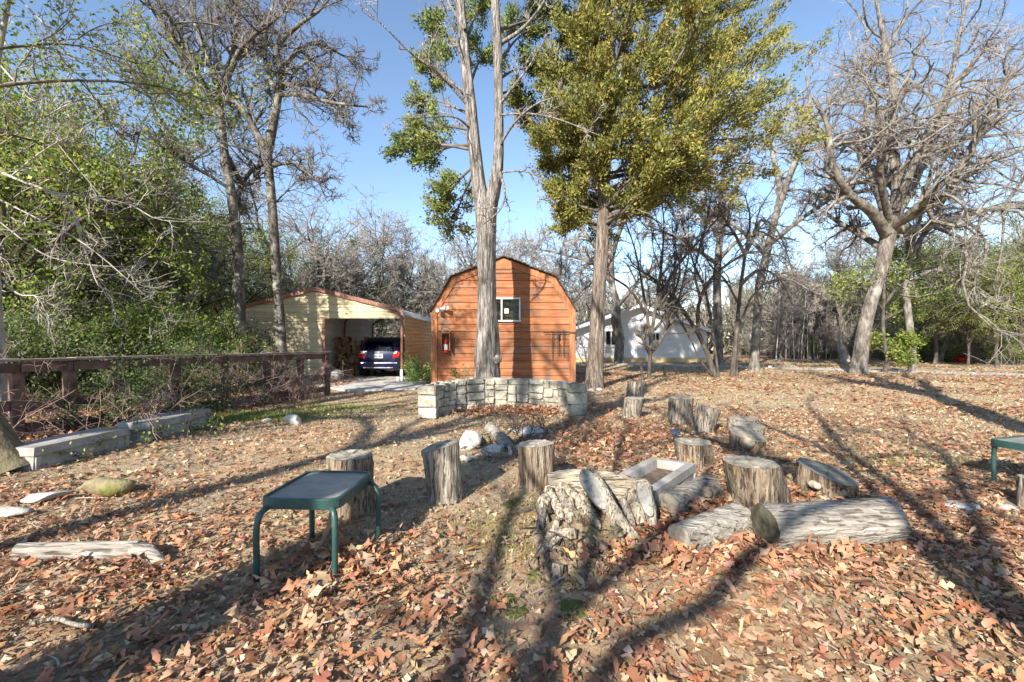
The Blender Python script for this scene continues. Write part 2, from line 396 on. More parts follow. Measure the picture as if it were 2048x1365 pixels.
box('sticker', (xm + .15, SY - .0145, (wz0 + wz1) / 2 - .04), (.13, .004, .15), M['paper'], win)
M['pane_back'] = mat('pane_back', [(.3, (.012, .012, .012)), (.52, (.035, .03, .025)), (.62, (.16, .09, .04)), (.75, (.3, .2, .1))], 2.2, (1, 1, 2.2), bump=0, detail=2)  # dark interior and orange reflections, painted on the sheet behind the panes
box('painted_interior', ((wx0 + wx1) / 2, SY + .022, (wz0 + wz1) / 2), (wx1 - wx0 - .02, .008, wz1 - wz0 - .02), M['pane_back'], win)

# flood light with two heads, left top corner of the shed
def P_s(px, py, out=0.0): return np.array([(px - 1024) * SY / F, SY - .07 - out, sz(py)])
fl = thing('flood_light', 'white twin-headed flood light under the shed eave', 'light', P_s(884, 620))
b0 = P_s(884, 620)
mk('base_plate', *bev(boxv(b0 + (0, 0, 0), (.14, .035, .12)), BOXF, .008), M['white_plastic'], fl)
for dx, dz, rr in ((.20, .05, .075), (-.10, -.03, .07)):
    s = b0 + (0, -.02, 0); e = b0 + (dx, -.22, dz)
    V, Q = tubes([[s + (e - s) * t for t in (0, .35, .5, .75, 1.0)]], [[.025, .03, rr * .7, rr, rr * 1.05]], 12)
    h = mk('lamp_head', V, None, M['white_plastic'], fl, Q=Q, smooth=True)
    d = nrm(e - s); V, Q = tubes([[e - d * .03, e - d * .005]], [[.001, rr]], 12); mk('lens', V, None, M['alu'], h, Q=Q)

# fire extinguisher in its wall bracket
M['red_paint'] = mat('red_paint', ramp3((.42, .015, .015), (.55, .025, .02), (.6, .05, .04)), 5, bump=.05, rough=.35, spec=.5)
fe0 = P_s(893.5, 706, .1)
fe = thing('fire_extinguisher', 'red fire extinguisher with white label hung on the shed wall', 'extinguisher', fe0)
V, Q = tubes([[fe0 + (0, 0, z) for z in (0, .005, .02, .36, .42, .45)]], [[.005, .055, .065, .065, .04, .02]], 16); mk('cylinder', V, None, M['red_paint'], fe, Q=Q, smooth=True)
V, Q = tubes([[fe0 + (0, 0, z) for z in (.1, .27)]], [[.0665, .0665]], 16); mk('paper_label', V, None, M['paper'], fe, Q=Q, smooth=True)
box('valve', fe0 + (.01, 0, .47), (.06, .04, .06), M['black_metal'], fe, b=.006)
V, Q = tubes([[fe0 + p for p in ((.02, 0, .47), (.1, -.02, .45), (.105, -.01, .3), (.08, 0, .18))]], [[.012] * 4], 6); mk('hose', V, None, M['black_metal'], fe, Q=Q, smooth=True)
wd = thing('extinguisher_shelter', 'weathered open wooden holder around the red fire extinguisher', 'bracket', P_s(893.5, 668))
b0 = P_s(893.5, 668)
box('top_board', b0 + (0, -.1, .02), (.28, .26, .03), M['shed_trim'], wd, b=.004)
for s in (-1, 1): box('side_board', b0 + (s * .125, -.085, -.27), (.025, .23, .54), M['shed_trim'], wd, b=.003)
a = np.linspace(0, np.pi, 9); V, Q = tubes([[b0 + (.12 * math.cos(t), -.09, .04 + .12 * math.sin(t)) for t in a]], [[.008] * 9], 5); mk('wire_hoop', V, None, M['alu'], wd, Q=Q)

# tool rack and the long iron tools that hang from it
rk = thing('tool_rack', 'thin black rack bar on the right of the shed wall', 'rack', P_s(1115, 665))
a, b = P_s(1086, 666, .05), P_s(1152, 665, .05)
V, Q = tubes([[a, (a + b) / 2, b]], [[.014] * 3], 6); mk('bar', V, None, M['black_metal'], rk, Q=Q)
box('bracket', P_s(1151, 673, .03), (.05, .06, .26), M['black_metal'], rk)
for px, p1, lab in ((1104, 719, 'long straight black iron poker on the shed tool rack'), (1115, 714, 'black iron fork with split prongs on the shed tool rack'), (1126, 712, 'short slim black iron rod on the shed tool rack')):
    t = thing('hanging_tool', lab, 'tool', P_s(px, p1), 'iron tools on the shed')
    a, b = P_s(px, 664, .075), P_s(px, p1, .04)
    V, Q = tubes([[a, a * .6 + b * .4, b]], [[.013, .012, .009]], 6); mk('shaft', V, None, M['black_metal'], t, Q=Q)
    if px == 1115:
        V, Q = tubes([[b + (0, 0, .5), b + (.06, 0, .42), b + (.06, 0, 0.02)]], [[.012, .011, .009]], 6); mk('prong', V, None, M['black_metal'], t, Q=Q)
        box('grip', a + (0, 0, -.12), (.07, .03, .2), M['black_metal'], t, b=.01)
    an = np.linspace(0, 2 * np.pi, 9); V, Q = tubes([[a + (.03 * math.cos(u), 0, .02 + .03 * math.sin(u)) for u in an]], [[.008] * 9], 5); mk('hook', V, None, M['black_metal'], t, Q=Q)

# ------------------------------------------------------------------ carport
M['tan_siding'] = mat('tan_siding', ramp3((.50, .42, .25), (.56, .47, .29), (.6, .51, .33)), 3, bump=.08, rough=.5, spec=.4, rand=.04)
M['tan_shade_lift'] = mat('tan_shade_lift', ramp3((.62, .51, .27), (.7, .58, .32), (.74, .62, .36)), 3, bump=.08, rough=.5, spec=.4, rand=.05)  # lighter, yellower copy of the siding to offset shade and orange bounce
M['grey_siding'] = mat('grey_siding', ramp3((.5, .5, .5), (.62, .62, .62), (.68, .68, .68)), 3, bump=.08, rough=.45, spec=.4, rand=.05)
M['brown_trim'] = mat('brown_trim', ramp3((.2, .085, .06), (.28, .12, .085), (.34, .16, .12)), 5, bump=.1, rough=.55, spec=.4)
M['roof_metal'] = mat('roof_metal', ramp3((.42, .40, .37), (.52, .5, .47), (.58, .56, .53)), 4, bump=.1, rough=.45, spec=.5)
CY = 15.5; CYB = 23.2
def cp(px, py, dy=0.0): return np.array([(px - 1024) * CY / F, CY + dy, CAMH - (py - HY) * CY / F])
cxl, cxr, cxm = cp(461, 0)[0], cp(806, 0)[0], cp(633, 0)[0]
ceil_z, cpz = cp(0, 637)[2], cp(0, 581)[2]; ez = cp(0, 622)[2]
port = thing('carport', 'tan metal carport with brown trim and a closed left bay beside the shed', 'carport', (cxm, CY, 0))
def roof_z(x):
    u = abs(x - cxm) / (cxr - cxm); return cpz - (cpz - ez - .02) * u - .22 * max(0, u - .88) ** 2 * 60 * .12
def panel(nm, p, q, za, zb_, m, nrmy=(0, -1, 0), top=None):
    """one ribbed horizontal sheet between the ground points p and q"""
    p, q = np.array(p), np.array(q); n = np.array(nrmy, float); K = 9
    prof_ = [(0, 0), (.12, 0), (.16, .022), (.34, .022), (.38, 0), (.62, 0), (.66, .022), (.84, .022), (.88, 0), (1, 0)]
    V = []; 
    for u, o in prof_:
        zz = za + (zb_ - za) * u; xl, xr = p[0], q[0]
        if top: xl, xr = p[0] + (top[0] - p[0]) * u, q[0] + (top[1] - q[0]) * u
        V += [np.array([xl, p[1], zz]) + n * o, np.array([xr, q[1], zz]) + n * o]
    k = len(prof_); Q = [(2 * i, 2 * i + 1, 2 * i + 3, 2 * i + 2) for i in range(k - 1)]
    return mk(nm, V, Q, m, port)
# front wall: closed bay on the left, gable panels above the opening
xop = cp(645, 0)[0]; z = .02; step = .292
while z < cpz - .08:
    zt = min(z + step - .012, cpz - .05)
    def xs_at(zz):
        if zz <= ez: return cxl + .02, cxr - .02
        u = (cpz - zz) / (cpz - ez); return cxm - (cxm - cxl) * u, cxm + (cxr - cxm) * u
    l0, r0 = xs_at(z); tp = xs_at(zt)
    if zt <= ceil_z + .05: r0 = xop
    zs = z
    if r0 > l0 + .1:
        # sheets above the opening sit on the header, so they start there
        if r0 > xop + .1 and zs < ceil_z: zs = ceil_z
        if zs > z: l0, r0 = xs_at(zs)
        panel('siding_sheet', (l0, CY), (r0, CY), zs, zt, M['tan_siding'], top=tp if zt > ceil_z + .05 else None)
    if r0 > xop + .1 and z < ceil_z: panel('siding_sheet', (l0, CY), (xop, CY), z, ceil_z - .004, M['tan_siding'])
    if z < ceil_z < zt and r0 <= xop: panel('siding_sheet', (xop, CY + .004), (cxr - .02, CY + .004), ceil_z, zt, M['tan_siding'])
    z += step
# right-hand side sheets, hung from the eave, open below
sx = cxr + .02; z = cp(0, 740)[2]
ze_s = cp(0, 629)[2]; ns = 7
for i in range(ns):
    za = z + (ze_s - z) * i / ns; zb2 = z + (ze_s - z) * (i + 1) / ns - .012
    panel('siding_sheet', (sx, CY + .1), (sx, CYB), za, zb2, M['tan_shade_lift'], (1, 0, 0))
# inner wall between the bays and its upper return
pxl = -7.15
for i in range(8):
    za = .05 + i * .3; panel('siding_sheet', (pxl, CY + .1), (pxl, CYB), za, za + .288, M['grey_siding'], (1, 0, 0))
for i in range(8):
    za = .05 + i * .3; panel('siding_sheet', (cxl, CYB), (pxl, CYB), za, za + .288, M['grey_siding'], (0, -1, 0))
for i in range(8):
    za = .05 + i * .3; panel('siding_sheet', (cxl, CY), (cxl, CYB), za, za + .288, M['tan_siding'], (-1, 0, 0))
# roof sheets across the bow
nx_ = 24; us = np.linspace(-1, 1, nx_)
def bow(u):
    x = cxm + (cxr + .06 - cxm) * u; a = abs(u)
    zz = cpz + .05 - (cpz - ez) * min(a, .93) / .93
    if a > .93: zz -= (a - .93) / .07 * .22 * ((a - .93) / .07)
    return x, zz
y = CY - .08; k = 0
while y < CYB:
    y2 = min(y + .9, CYB + .05); V = []
    for (yy, lift) in ((y, 0), (y + .1, .02), (y + .2, 0), (y2 - .02, 0)):
        for u in us: x, zz = bow(u); V.append((x, yy, zz + lift + .004 * (k % 2)))
    Q = [(r * nx_ + i, r * nx_ + i + 1, (r + 1) * nx_ + i + 1, (r + 1) * nx_ + i) for r in range(3) for i in range(nx_ - 1)]
    mk('roof_sheet', V, Q, M['roof_metal'], port); y = y2; k += 1
# bowed trim along the front edge, frames, posts
def bowtube(name, y, r, m, off=0):
    P = [(bow(u)[0], y, bow(u)[1] + off) for u in us]
    V, Q = tubes([P], [[r] * nx_], 4); return mk(name, V, None, m, port, Q=Q)
for i in range(10):                                    # the front trim comes in lapped lengths
    uu = np.linspace(-1 + .2 * i, -1 + .2 * i + .196, 6)
    top = [np.array([bow(u)[0], CY - .10, bow(u)[1] + .06]) for u in uu]
    V = []
    for p in top: V += [p, p + (0, 0, -.13), p + (0, .07, -.13), p + (0, .07, 0)]
    Q = []
    for j in range(5):
        for e in range(4): Q.append((4 * j + e, 4 * j + (e + 1) % 4, 4 * (j + 1) + (e + 1) % 4, 4 * (j + 1) + e))
    mk('roof_trim', V, Q + [(0, 3, 2, 1), (20, 21, 22, 23)], M['brown_trim'], port)
for y in (CY + .08, CY + 3.8, CYB - .02): bowtube('roof_bow', y, .035, M['brown_trim'], -.07)
for y in (CY - .02, CY + 3.8, CYB):
    x = cxr - .03
    V, Q = tubes([[(x, y, .02), (x, y, ez - .42), (x - .03, y, ez - .2), (x - .2, y, ez - .06), (x - .45, y, ez + .02)]], [[.05] * 5], 4); mk('post', V, None, M['brown_trim'], port, Q=Q)
    y = y + .35 if y < CY + 1 else y
    V, Q = tubes([[(pxl + .05, y, .02), (pxl + .05, y, ez - .42), (pxl + .08, y, ez - .2), (pxl + .25, y, ez - .03), (pxl + .5, y, ez + .1)]], [[.045] * 5], 4); mk('post', V, None, M['brown_trim'], port, Q=Q)
box('jamb', (xop + .045, CY - .01, ceil_z / 2 + .01), (.09, .07, ceil_z - .02), M['brown_trim'], port, b=.005)
box('post_anchor', (cxr - .03, CY - .09, .22), (.09, .05, .42), M['alu'], port, b=.004)
box('post_anchor', (cxr - .14, CY - .1, .1), (.12, .12, .16), M['alu'], port, b=.01)

# ------------------------------------------------------------------ white brick house
def brick_material():
    m = bpy.data.materials.new('white_brick'); m.use_nodes = True; t = m.node_tree; N = t.nodes; L = t.links
    bs = N['Principled BSDF']; bs.inputs['Roughness'].default_value = .85
    tc = N.new('ShaderNodeTexCoord'); mp = N.new('ShaderNodeMapping'); mp.inputs['Rotation'].default_value = (math.radians(90), 0, 0)
    L.new(tc.outputs['Object'], mp.inputs[0])
    b = N.new('ShaderNodeTexBrick'); b.inputs['Scale'].default_value = 1; b.inputs['Brick Width'].default_value = .24; b.inputs['Row Height'].default_value = .085
    b.inputs['Mortar Size'].default_value = .009; b.inputs['Color1'].default_value = (.72, .72, .71, 1); b.inputs['Color2'].default_value = (.8, .8, .79, 1); b.inputs['Mortar'].default_value = (.52, .53, .54, 1)
    L.new(mp.outputs[0], b.inputs['Vector']); L.new(b.outputs['Color'], bs.inputs['Base Color'])
    bp = N.new('ShaderNodeBump'); bp.inputs['Distance'].default_value = .01; bp.inputs['Strength'].default_value = .8; bp.invert = True
    L.new(b.outputs['Fac'], bp.inputs['Height']); L.new(bp.outputs[0], bs.inputs['Normal'])
    return m
M['white_brick'] = brick_material()
M['white_trim'] = mat('white_trim', ramp3((.68, .67, .65), (.76, .75, .73), (.8, .8, .78)), 4, bump=.05, rough=.6)
M['roof_shingle'] = mat('roof_shingle', ramp3((.05, .055, .065), (.10, .105, .12), (.16, .165, .18)), 22, (1, 1, 3), bump=.5, rough=.9, rand=.2)
M['footing'] = mat('footing', ramp3((.45, .34, .17), (.55, .43, .24), (.6, .5, .32)), 3, bump=.2)
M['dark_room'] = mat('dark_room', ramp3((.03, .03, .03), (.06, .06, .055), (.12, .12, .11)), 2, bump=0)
HYD = 31.0
def hp(px, py): return np.array([(px - 1024) * HYD / F, HYD, CAMH - (py - HY) * HYD / F])
hl, hr, hm = hp(1137, 0)[0], hp(1414, 0)[0], hp(1275, 0)[0]
hez, hpz = hp(0, 660)[2], hp(0, 611)[2]
house = thing('house', 'white painted brick house with a low grey gable roof beyond the yard', 'house', (hm, HYD, 0))
prism('wall', [(hl, HYD, .3), (hr, HYD, .3), (hr, HYD, hez), (hm, HYD, hpz), (hl, HYD, hez)], (0, 14, 0), M['white_brick'], house)
box('foundation', ((hl + hr) / 2, HYD + 7, .14), (hr - hl + .06, 14.06, .32), M['footing'], house)
sl_ = (hpz - hez) / (hm - hl); ov = .75
for s in (-1, 1):
    xe = hm + s * (hm - hl + ov); zee = hez - sl_ * ov
    n = 10
    for i in range(n):                                # shingle courses, each lapping the one below
        a = np.array([xe + (hm - xe) * i / n, zee + (hpz - zee) * i / n]); b = np.array([xe + (hm - xe) * (i + 1.15) / n, zee + (hpz - zee) * (i + 1.15) / n])
        if i == n - 1: b = np.array([hm, hpz])
        prism('shingle_course', [(a[0], HYD - .62, a[1] + .10), (b[0], HYD - .62, b[1] + .075), (b[0], HYD - .62, b[1] + .045), (a[0], HYD - .62, a[1] + .045)], (0, 15.2, 0), M['roof_shingle'], house)
    prism('fascia', [(xe, HYD - .65, zee + .05), (hm, HYD - .65, hpz + .05), (hm, HYD - .65, hpz - .17), (xe, HYD - .65, zee - .17)], (0, .04, 0), M['white_trim'], house)
    prism('soffit', [(xe, HYD - .61, zee - .10), (hm, HYD - .61, hpz - .10), (hm, HYD - .61, hpz - .13), (xe, HYD - .61, zee - .13)], (0, .606, 0), M['white_trim'], house)
    box('gutter', (xe, HYD + 6.4, zee - .03), (.1, 14, .12), M['white_trim'], house, b=.01)
for x0, x1, y0, y1 in ((1211, 1233, 662, 691), (1303, 1318, 666, 682)):
    a, b = hp(x0, y1), hp(x1, y0); c = (a + b) / 2
    wn = mk('window', boxv((c[0], HYD - .02, c[2]), (b[0] - a[0], .03, b[2] - a[2])), BOXF, M['dark_room'], house)
    box('pane', (c[0], HYD - .044, c[2]), (b[0] - a[0] - .1, .008, b[2] - a[2] - .1), M['glass'], wn)
    for zz in (a[2], b[2]): box('frame', (c[0], HYD - .05, zz), (b[0] - a[0] + .12, .06, .07), M['white_trim'], wn)
    for xx in (a[0], b[0], c[0]): box('frame', (xx, HYD - .052, c[2]), (.05, .05, b[2] - a[2] - .08), M['white_trim'], wn)
    box('sill', (c[0], HYD - .07, a[2] - .09), (b[0] - a[0] + .3, .14, .09), M['white_brick'], wn)
# ------------------------------------------------------------------ trees
def grow(S, D, Ln, r0, r1, K, wander, trop, rng):
    B = len(S); P = np.zeros((B, K, 3)); R = np.zeros((B, K)); P[:, 0] = S; d = nrm(D)
    st = (Ln / (K - 1))[:, None]
    for k in range(1, K):
        d = nrm(d + wander * rng.standard_normal((B, 3)) + np.asarray(trop))
        P[:, k] = P[:, k - 1] + d * st
    u = np.linspace(0, 1, K)[None]
    R = r0[:, None] * (1 - u) + r1[:, None] * u
    return P, R

def kids(P, R, n, t0, t1, ang, lf, rng, rf=.62, lmin=.12, up=0.0, taper=.4):
    """n children on every branch of (B,K) polylines -> starts, directions, lengths, radii"""
    B, K, _ = P.shape
    t = rng.uniform(t0, t1, (B, n)) * (K - 1); i = np.minimum(t.astype(int), K - 2); f = (t - i)[..., None]
    bi = np.arange(B)[:, None]
    S = P[bi, i] * (1 - f) + P[bi, i + 1] * f; T = nrm(P[bi, i + 1] - P[bi, i])
    Rr = R[bi, i] * (1 - f[..., 0]) + R[bi, i + 1] * f[..., 0]
    q = rng.standard_normal((B, n, 3)); q = nrm(q - (q * T).sum(-1, keepdims=True) * T)
    a = np.abs(rng.normal(ang[0], ang[1], (B, n)))[..., None]
    D = np.cos(a) * T + np.sin(a) * q; D[..., 2] += up
    Lp = np.linalg.norm(np.diff(P, axis=1), axis=-1).sum(1)[:, None]
    Lc = np.maximum(lf * Lp * (1 - taper * t / (K - 1)) * rng.uniform(.6, 1.35, (B, n)), lmin)
    return S.reshape(-1, 3), nrm(D).reshape(-1, 3), Lc.ravel(), np.maximum(Rr * rf, .004).ravel()

def cards(C, D, ln, wd, rng, fold=.25):
    """one folded leaf per row: quad base-left-tip-right"""
    D = nrm(D); q = rng.standard_normal(D.shape); S = nrm(np.cross(D, q)); Nn = np.cross(S, D)
    ln = np.asarray(ln)[:, None]; wd = np.asarray(wd)[:, None]
    a = C; b = C + D * ln * .5 + S * wd + Nn * wd * fold; c = C + D * ln; d = C + D * ln * .5 - S * wd + Nn * wd * fold
    V = np.stack([a, b, c, d], 1).reshape(-1, 3); Q = np.arange(len(C) * 4).reshape(-1, 4)
    return V, Q

def tri_cards(C, D, ln, wd, rng):
    """one narrow leaf scale per row, a single triangle"""
    D = nrm(D); S = nrm(np.cross(D, rng.standard_normal(D.shape))); ln = np.asarray(ln)[:, None]; wd = np.asarray(wd)[:, None]
    V = np.stack([C + S * wd, C + D * ln, C - S * wd], 1).reshape(-1, 3)
    return V, np.arange(len(C) * 3).reshape(-1, 3)

def pick(cols, n, rng, jit=.18, p=None):
    c = np.asarray(cols, float)[rng.choice(len(cols), n, p=p)]
    return np.clip(c * (1 + jit * rng.standard_normal((n, 1))) * (1 + .06 * rng.standard_normal((n, 3))), .004, .9)

def flare_trunk(P, R, n, rng, flute=.07, seed=0):
    """single trunk with ridged bark: (K,3),(K,)"""
    K = len(P); V, Q = tubes(P[None], R[None], n); V = V.reshape(K, n, 3)
    ph = rng.uniform(0, 6.28, 6); a = np.arange(n) * 2 * np.pi / n
    s = np.zeros((K, n)); kk = np.linspace(0, 1, K)[:, None]
    for j, fr in enumerate((2, 3, 5, 8, 11, 13)):
        s += np.sin(fr * a[None] + ph[j] + 3.0 * kk * math.sin(j * 2.1)) / (1 + .35 * j)
    s = 1 + flute * s + .025 * rng.standard_normal((K, n))
    V = P[:, None] + (V - P[:, None]) * s[..., None]
    return V.reshape(-1, 3), Q

def oak_crown(limbs, rng, n2=14, n3=8, n4=6, l2=.5, l3=.5, l4=.5, wander=.32, trop=(0, 0, .04), twr=.008, tall=(0.9, .35), t2=.2, side=3, up=.05, K4=3):
    """limbs: list of (P,R) arrays, resampled to equal K. returns arrays of tubes per level"""
    P = np.stack([l[0] for l in limbs]); R = np.stack([l[1] for l in limbs])
    S, D, Ln, r = kids(P, R, n2, t2, 1.0, tall, l2, rng, up=up, rf=.55)
    P2, R2 = grow(S, D, Ln, r, np.maximum(r * .3, twr * 1.2), 7, wander, trop, rng)
    S, D, Ln, r = kids(P2, R2, n3, .12, 1.0, tall, l3, rng, up=up, rf=.5)
    P3, R3 = grow(S, D, Ln, np.maximum(r, twr * 1.3), np.full(len(r), twr), 5, wander * 1.1, trop, rng)
    S, D, Ln, r = kids(P3, R3, n4, .15, 1.0, (.8, .35), l4, rng, lmin=.15, up=up)
    P4, R4 = grow(S, D, Ln, np.full(len(S), twr), np.full(len(S), twr * .55), K4, wander, trop, rng)
    return (P2, R2), (P3, R3), (P4, R4)

def tree_meshes(name, trunks, limbs, rng, barkmat, twigmat, crown_kw=None, leaf=None, tn=14, leafmat_=None, flute=.07):
    """-> list of (part name, mesh)"""
    out = []
    a = Acc()
    for P, R in trunks: a.add(*flare_trunk(P, R, tn, rng, flute))
    for P, R in limbs: a.add(*tubes(P[None], R[None], 8, .05, rng))
    K = 10
    rs = []
    for P, R in limbs:
        t = np.linspace(0, len(P) - 1, K); i = np.arange(len(P))
        rs.append((np.stack([np.interp(t, i, P[:, j]) for j in range(3)], 1), np.interp(t, i, R)))
    L2, L3, L4 = oak_crown(rs, rng, **(crown_kw or {}))
    b = Acc(); a.add(*tubes(*L2, 5)); b.add(*tubes(*L3, 3)); b.add(*tubes(*L4, 3))
    out.append(('trunk', a.mesh(name + '_trunk', barkmat, True)))
    out.append(('branches' if leaf else 'crown', b.mesh(name + '_twigs', twigmat)))
    if leaf:
        src = np.concatenate([L4[0].reshape(-1, 3), L3[0].reshape(-1, 3)]); n = leaf['n']
        if 'box' in leaf: src = src[leaf['box'](src)]
        if leaf.get('clump'): src = src[rng.random(len(src)) < leaf['clump']]
        C = src[rng.integers(0, len(src), n)] + rng.standard_normal((n, 3)) * leaf.get('spread', .12)
        D = rng.standard_normal((n, 3)) + np.array(leaf.get('dir', (0, 0, .2)))
        s = leaf['size'] * rng.uniform(.6, 1.35, n)
        V, Q = cards(C, D, s, s * leaf.get('asp', .3), rng)
        col = np.repeat(pick(leaf['cols'], n, rng, .22, leaf.get('p')), 4, 0)
        c = Acc(); c.add(V, Q, col); out.append(('crown', c.mesh(name + '_leaves', leafmat_ or M['leaf'])))
    return out

def plant(name, label, cat, meshes, loc, rz=0, sc=1.0, group=None, scz=None):
    o = thing(name, label, cat, loc, group); o.rotation_euler = (0, 0, rz); o.scale = (sc, sc, scz or sc)
    for nm, me in meshes: link(nm, me, None, o)
    return o

WS = .70                        # traced widths run too wide; trim them
def local(pts, base, ws=None):
    """rows (px,py,dY,width px) at base depth -> spline relative to the base point"""
    o = []
    for px, py, dy, w in pts:
        Y = base[1] + dy; p = A(px, py, Y); o.append([*(p - np.array([base[0], base[1], 0])), (ws or WS) * w * Y / F / 2])
    return o

def gen_tree(rng, h=11, fork=.35, nl=6, r=.22, spread=.55, lean=.05, wander=.22):
    hf = h * fork; K = 12
    P = np.zeros((K, 3)); d = np.array([rng.normal(0, lean), rng.normal(0, lean), 1.0]); 
    for k in range(1, K):
        d = nrm(d + np.array([rng.normal(0, .06), rng.normal(0, .06), 0])); P[k] = P[k - 1] + d * hf / (K - 1)
    R = np.linspace(r, r * .72, K); R[0] *= 1.35; R[1] *= 1.1
    limbs = []
    for i in range(nl):
        az = i * 2 * np.pi / nl + rng.uniform(-.5, .5); el = rng.uniform(spread * .5, spread * 1.2)
        D = np.array([[math.sin(el) * math.cos(az), math.sin(el) * math.sin(az), math.cos(el)]])
        s = P[-1] if i < nl * .6 else P[rng.integers(K - 4, K)]
        L = h * (1 - fork) * rng.uniform(.75, 1.1)
        p, q = grow(s[None], D, np.array([L]), np.array([r * .6]), np.array([.02]), 12, wander, (0, 0, .06), rng)
        limbs.append((p[0], q[0]))
    return [(P, R)], limbs

TREES = []   # (name, x, y) for reference
def tr(px, py, dy=0): return G(px, py)

GREEN = [(.15, .22, .035), (.25, .32, .055), (.10, .15, .03), (.36, .40, .08), (.19, .26, .045)]
CEDAR = [(.15, .17, .045), (.20, .20, .05), (.27, .24, .058), (.10, .125, .038), (.35, .28, .062)]
CEDAR_G = [(.10, .14, .035), (.17, .20, .045), (.26, .26, .06), (.07, .105, .03)]

# ---------- two-stemmed cedar in front of the shed
rng = np.random.default_rng(11)
b1 = np.array([(975 - 1024) * 12.4 / F, 12.4, 0.0])
tA = spline(local([(974, 792, 0, 92), (973, 745, 0, 78), (974, 690, 0, 72), (973, 600, 0, 57), (972, 520, 0, 55), (969, 430, 0, 58), (958, 380, 0, 44), (949, 300, 0, 37), (940, 210, 0, 34), (928, 100, .1, 30), (920, 0, .2, 26), (914, -130, .3, 20), (908, -270, .4, 6)], b1, .60), 60)
tB = spline(local([(977, 470, .05, 46), (980, 420, .05, 46), (988, 375, .05, 44), (996, 320, .1, 36), (997, 220, .1, 31), (995, 100, 0, 29), (990, 0, -.1, 26), (988, -120, -.2, 17), (990, -260, -.3, 5)], b1, .62), 44)
limbs = []
def lb(pts, K=14): limbs.append(spline(local(pts, b1), K))
# bare dead limbs
lb([(940, 215, 0, 11), (880, 150, -.4, 9), (820, 105, -.9, 6), (770, 55, -1.3, 4), (700, -10, -1.6, 2)])
lb([(930, 185, .1, 9), (895, 160, .2, 6), (850, 125, .3, 3)])
lb([(1005, 85, 0, 13), (1040, 62, -.3, 10), (1070, 30, -.5, 8), (1100, -15, -.7, 5)])
lb([(1003, 205, 0, 9), (1030, 170, -.3, 8), (1060, 130, -.5, 5), (1100, 60, -.8, 2)])
lb([(1000, 290, 0, 9), (1030, 245, -.4, 7), (1070, 210, -.7, 5), (1115, 193, -.9, 2)])
lb([(1000, 230, -.1, 6), (1060, 228, -.6, 5), (1120, 240, -1.0, 4), (1200, 272, -1.4, 2)])
lb([(945, 262, 0, 7), (910, 235, -.6, 5), (850, 235, -1.0, 4), (790, 238, -1.3, 2)])
lb([(950, 320, 0, 6), (920, 250, .5, 5), (880, 225, .9, 3), (800, 240, 1.2, 2)])
lb([(1000, 345, 0, 8), (1010, 385, -.4, 6), (1000, 420, -.6, 5), (960, 455, -.7, 3)])
lb([(1005, 345, 0, 6), (1045, 343, -.4, 4), (1090, 358, -.6, 2)])
lb([(935, 150, 0, 8), (905, 60, -.3, 6), (880, 0, -.5, 3)])
lb([(930, 60, 0, 9), (900, 10, .3, 7), (870, -60, .6, 3)])
kw = dict(n2=6, n3=4, n4=2, l2=.32, l3=.4, l4=.4, wander=.16, twr=.007, t2=.25)
ms = tree_meshes('cedar_a', [tA, tB], limbs, rng, M['bark_cedar'], M['bark_twig'], kw, tn=36, flute=.085)
def sprays(centers, axes, rng, per=46, size=.16, rad=.28, cols=CEDAR, p=None):
    n = len(centers) * per; C = np.repeat(centers, per, 0); Dd = np.repeat(nrm(axes), per, 0)
    w = rng.standard_normal((n, 3)); C = C + w * rad * np.array([1, 1, .8]) * .75 + Dd * rng.uniform(-.6, 1.5, (n, 1)) * rad
    D = Dd * .9 + rng.standard_normal((n, 3)) * .5 + np.array([0, 0, .3])
    s = size * rng.uniform(.5, 1.5, n); V, Q = tri_cards(C, D, s, s * .26, rng)
    base = np.repeat(pick(cols, len(centers), rng, .25, p), per, 0)
    col = .5 * base + .5 * pick(cols, n, rng, .25, p)
    return V, Q, np.repeat(col, 3, 0)
def leafy_limbs(specs, base, rng, n2=9, l2=.34, wander=.15, per=46, size=.16, rad=.26, cols=CEDAR, p=None, t0=.3, nclump=3):
    """limbs that carry foliage: rows of spline points -> branch tubes, spray cards"""
    Ls = [spline(s, 10) for s in specs]
    P = np.stack([l[0] for l in Ls]); R = np.stack([l[1] for l in Ls])
    S, D, Ln, r = kids(P, R, n2, t0, 1.0, (.7, .25), l2, rng, up=.15, lmin=.35)
    P2, R2 = grow(S, D, Ln, r, np.full(len(r), .006), 6, wander, (0, 0, .05), rng)
    a = Acc(); a.add(*tubes(P, R, 6)); a.add(*tubes(P2, R2, 4))
    ctr = np.concatenate([P2[:, -1 - k] for k in range(nclump)] + [P[:, -1], P[:, -2]]); ax = np.concatenate([nrm(P2[:, -1] - P2[:, 1])] * nclump + [nrm(P[:, -1] - P[:, -3])] * 2)
    return a, sprays(ctr, ax, rng, per, size, rad, cols, p)
spec = []
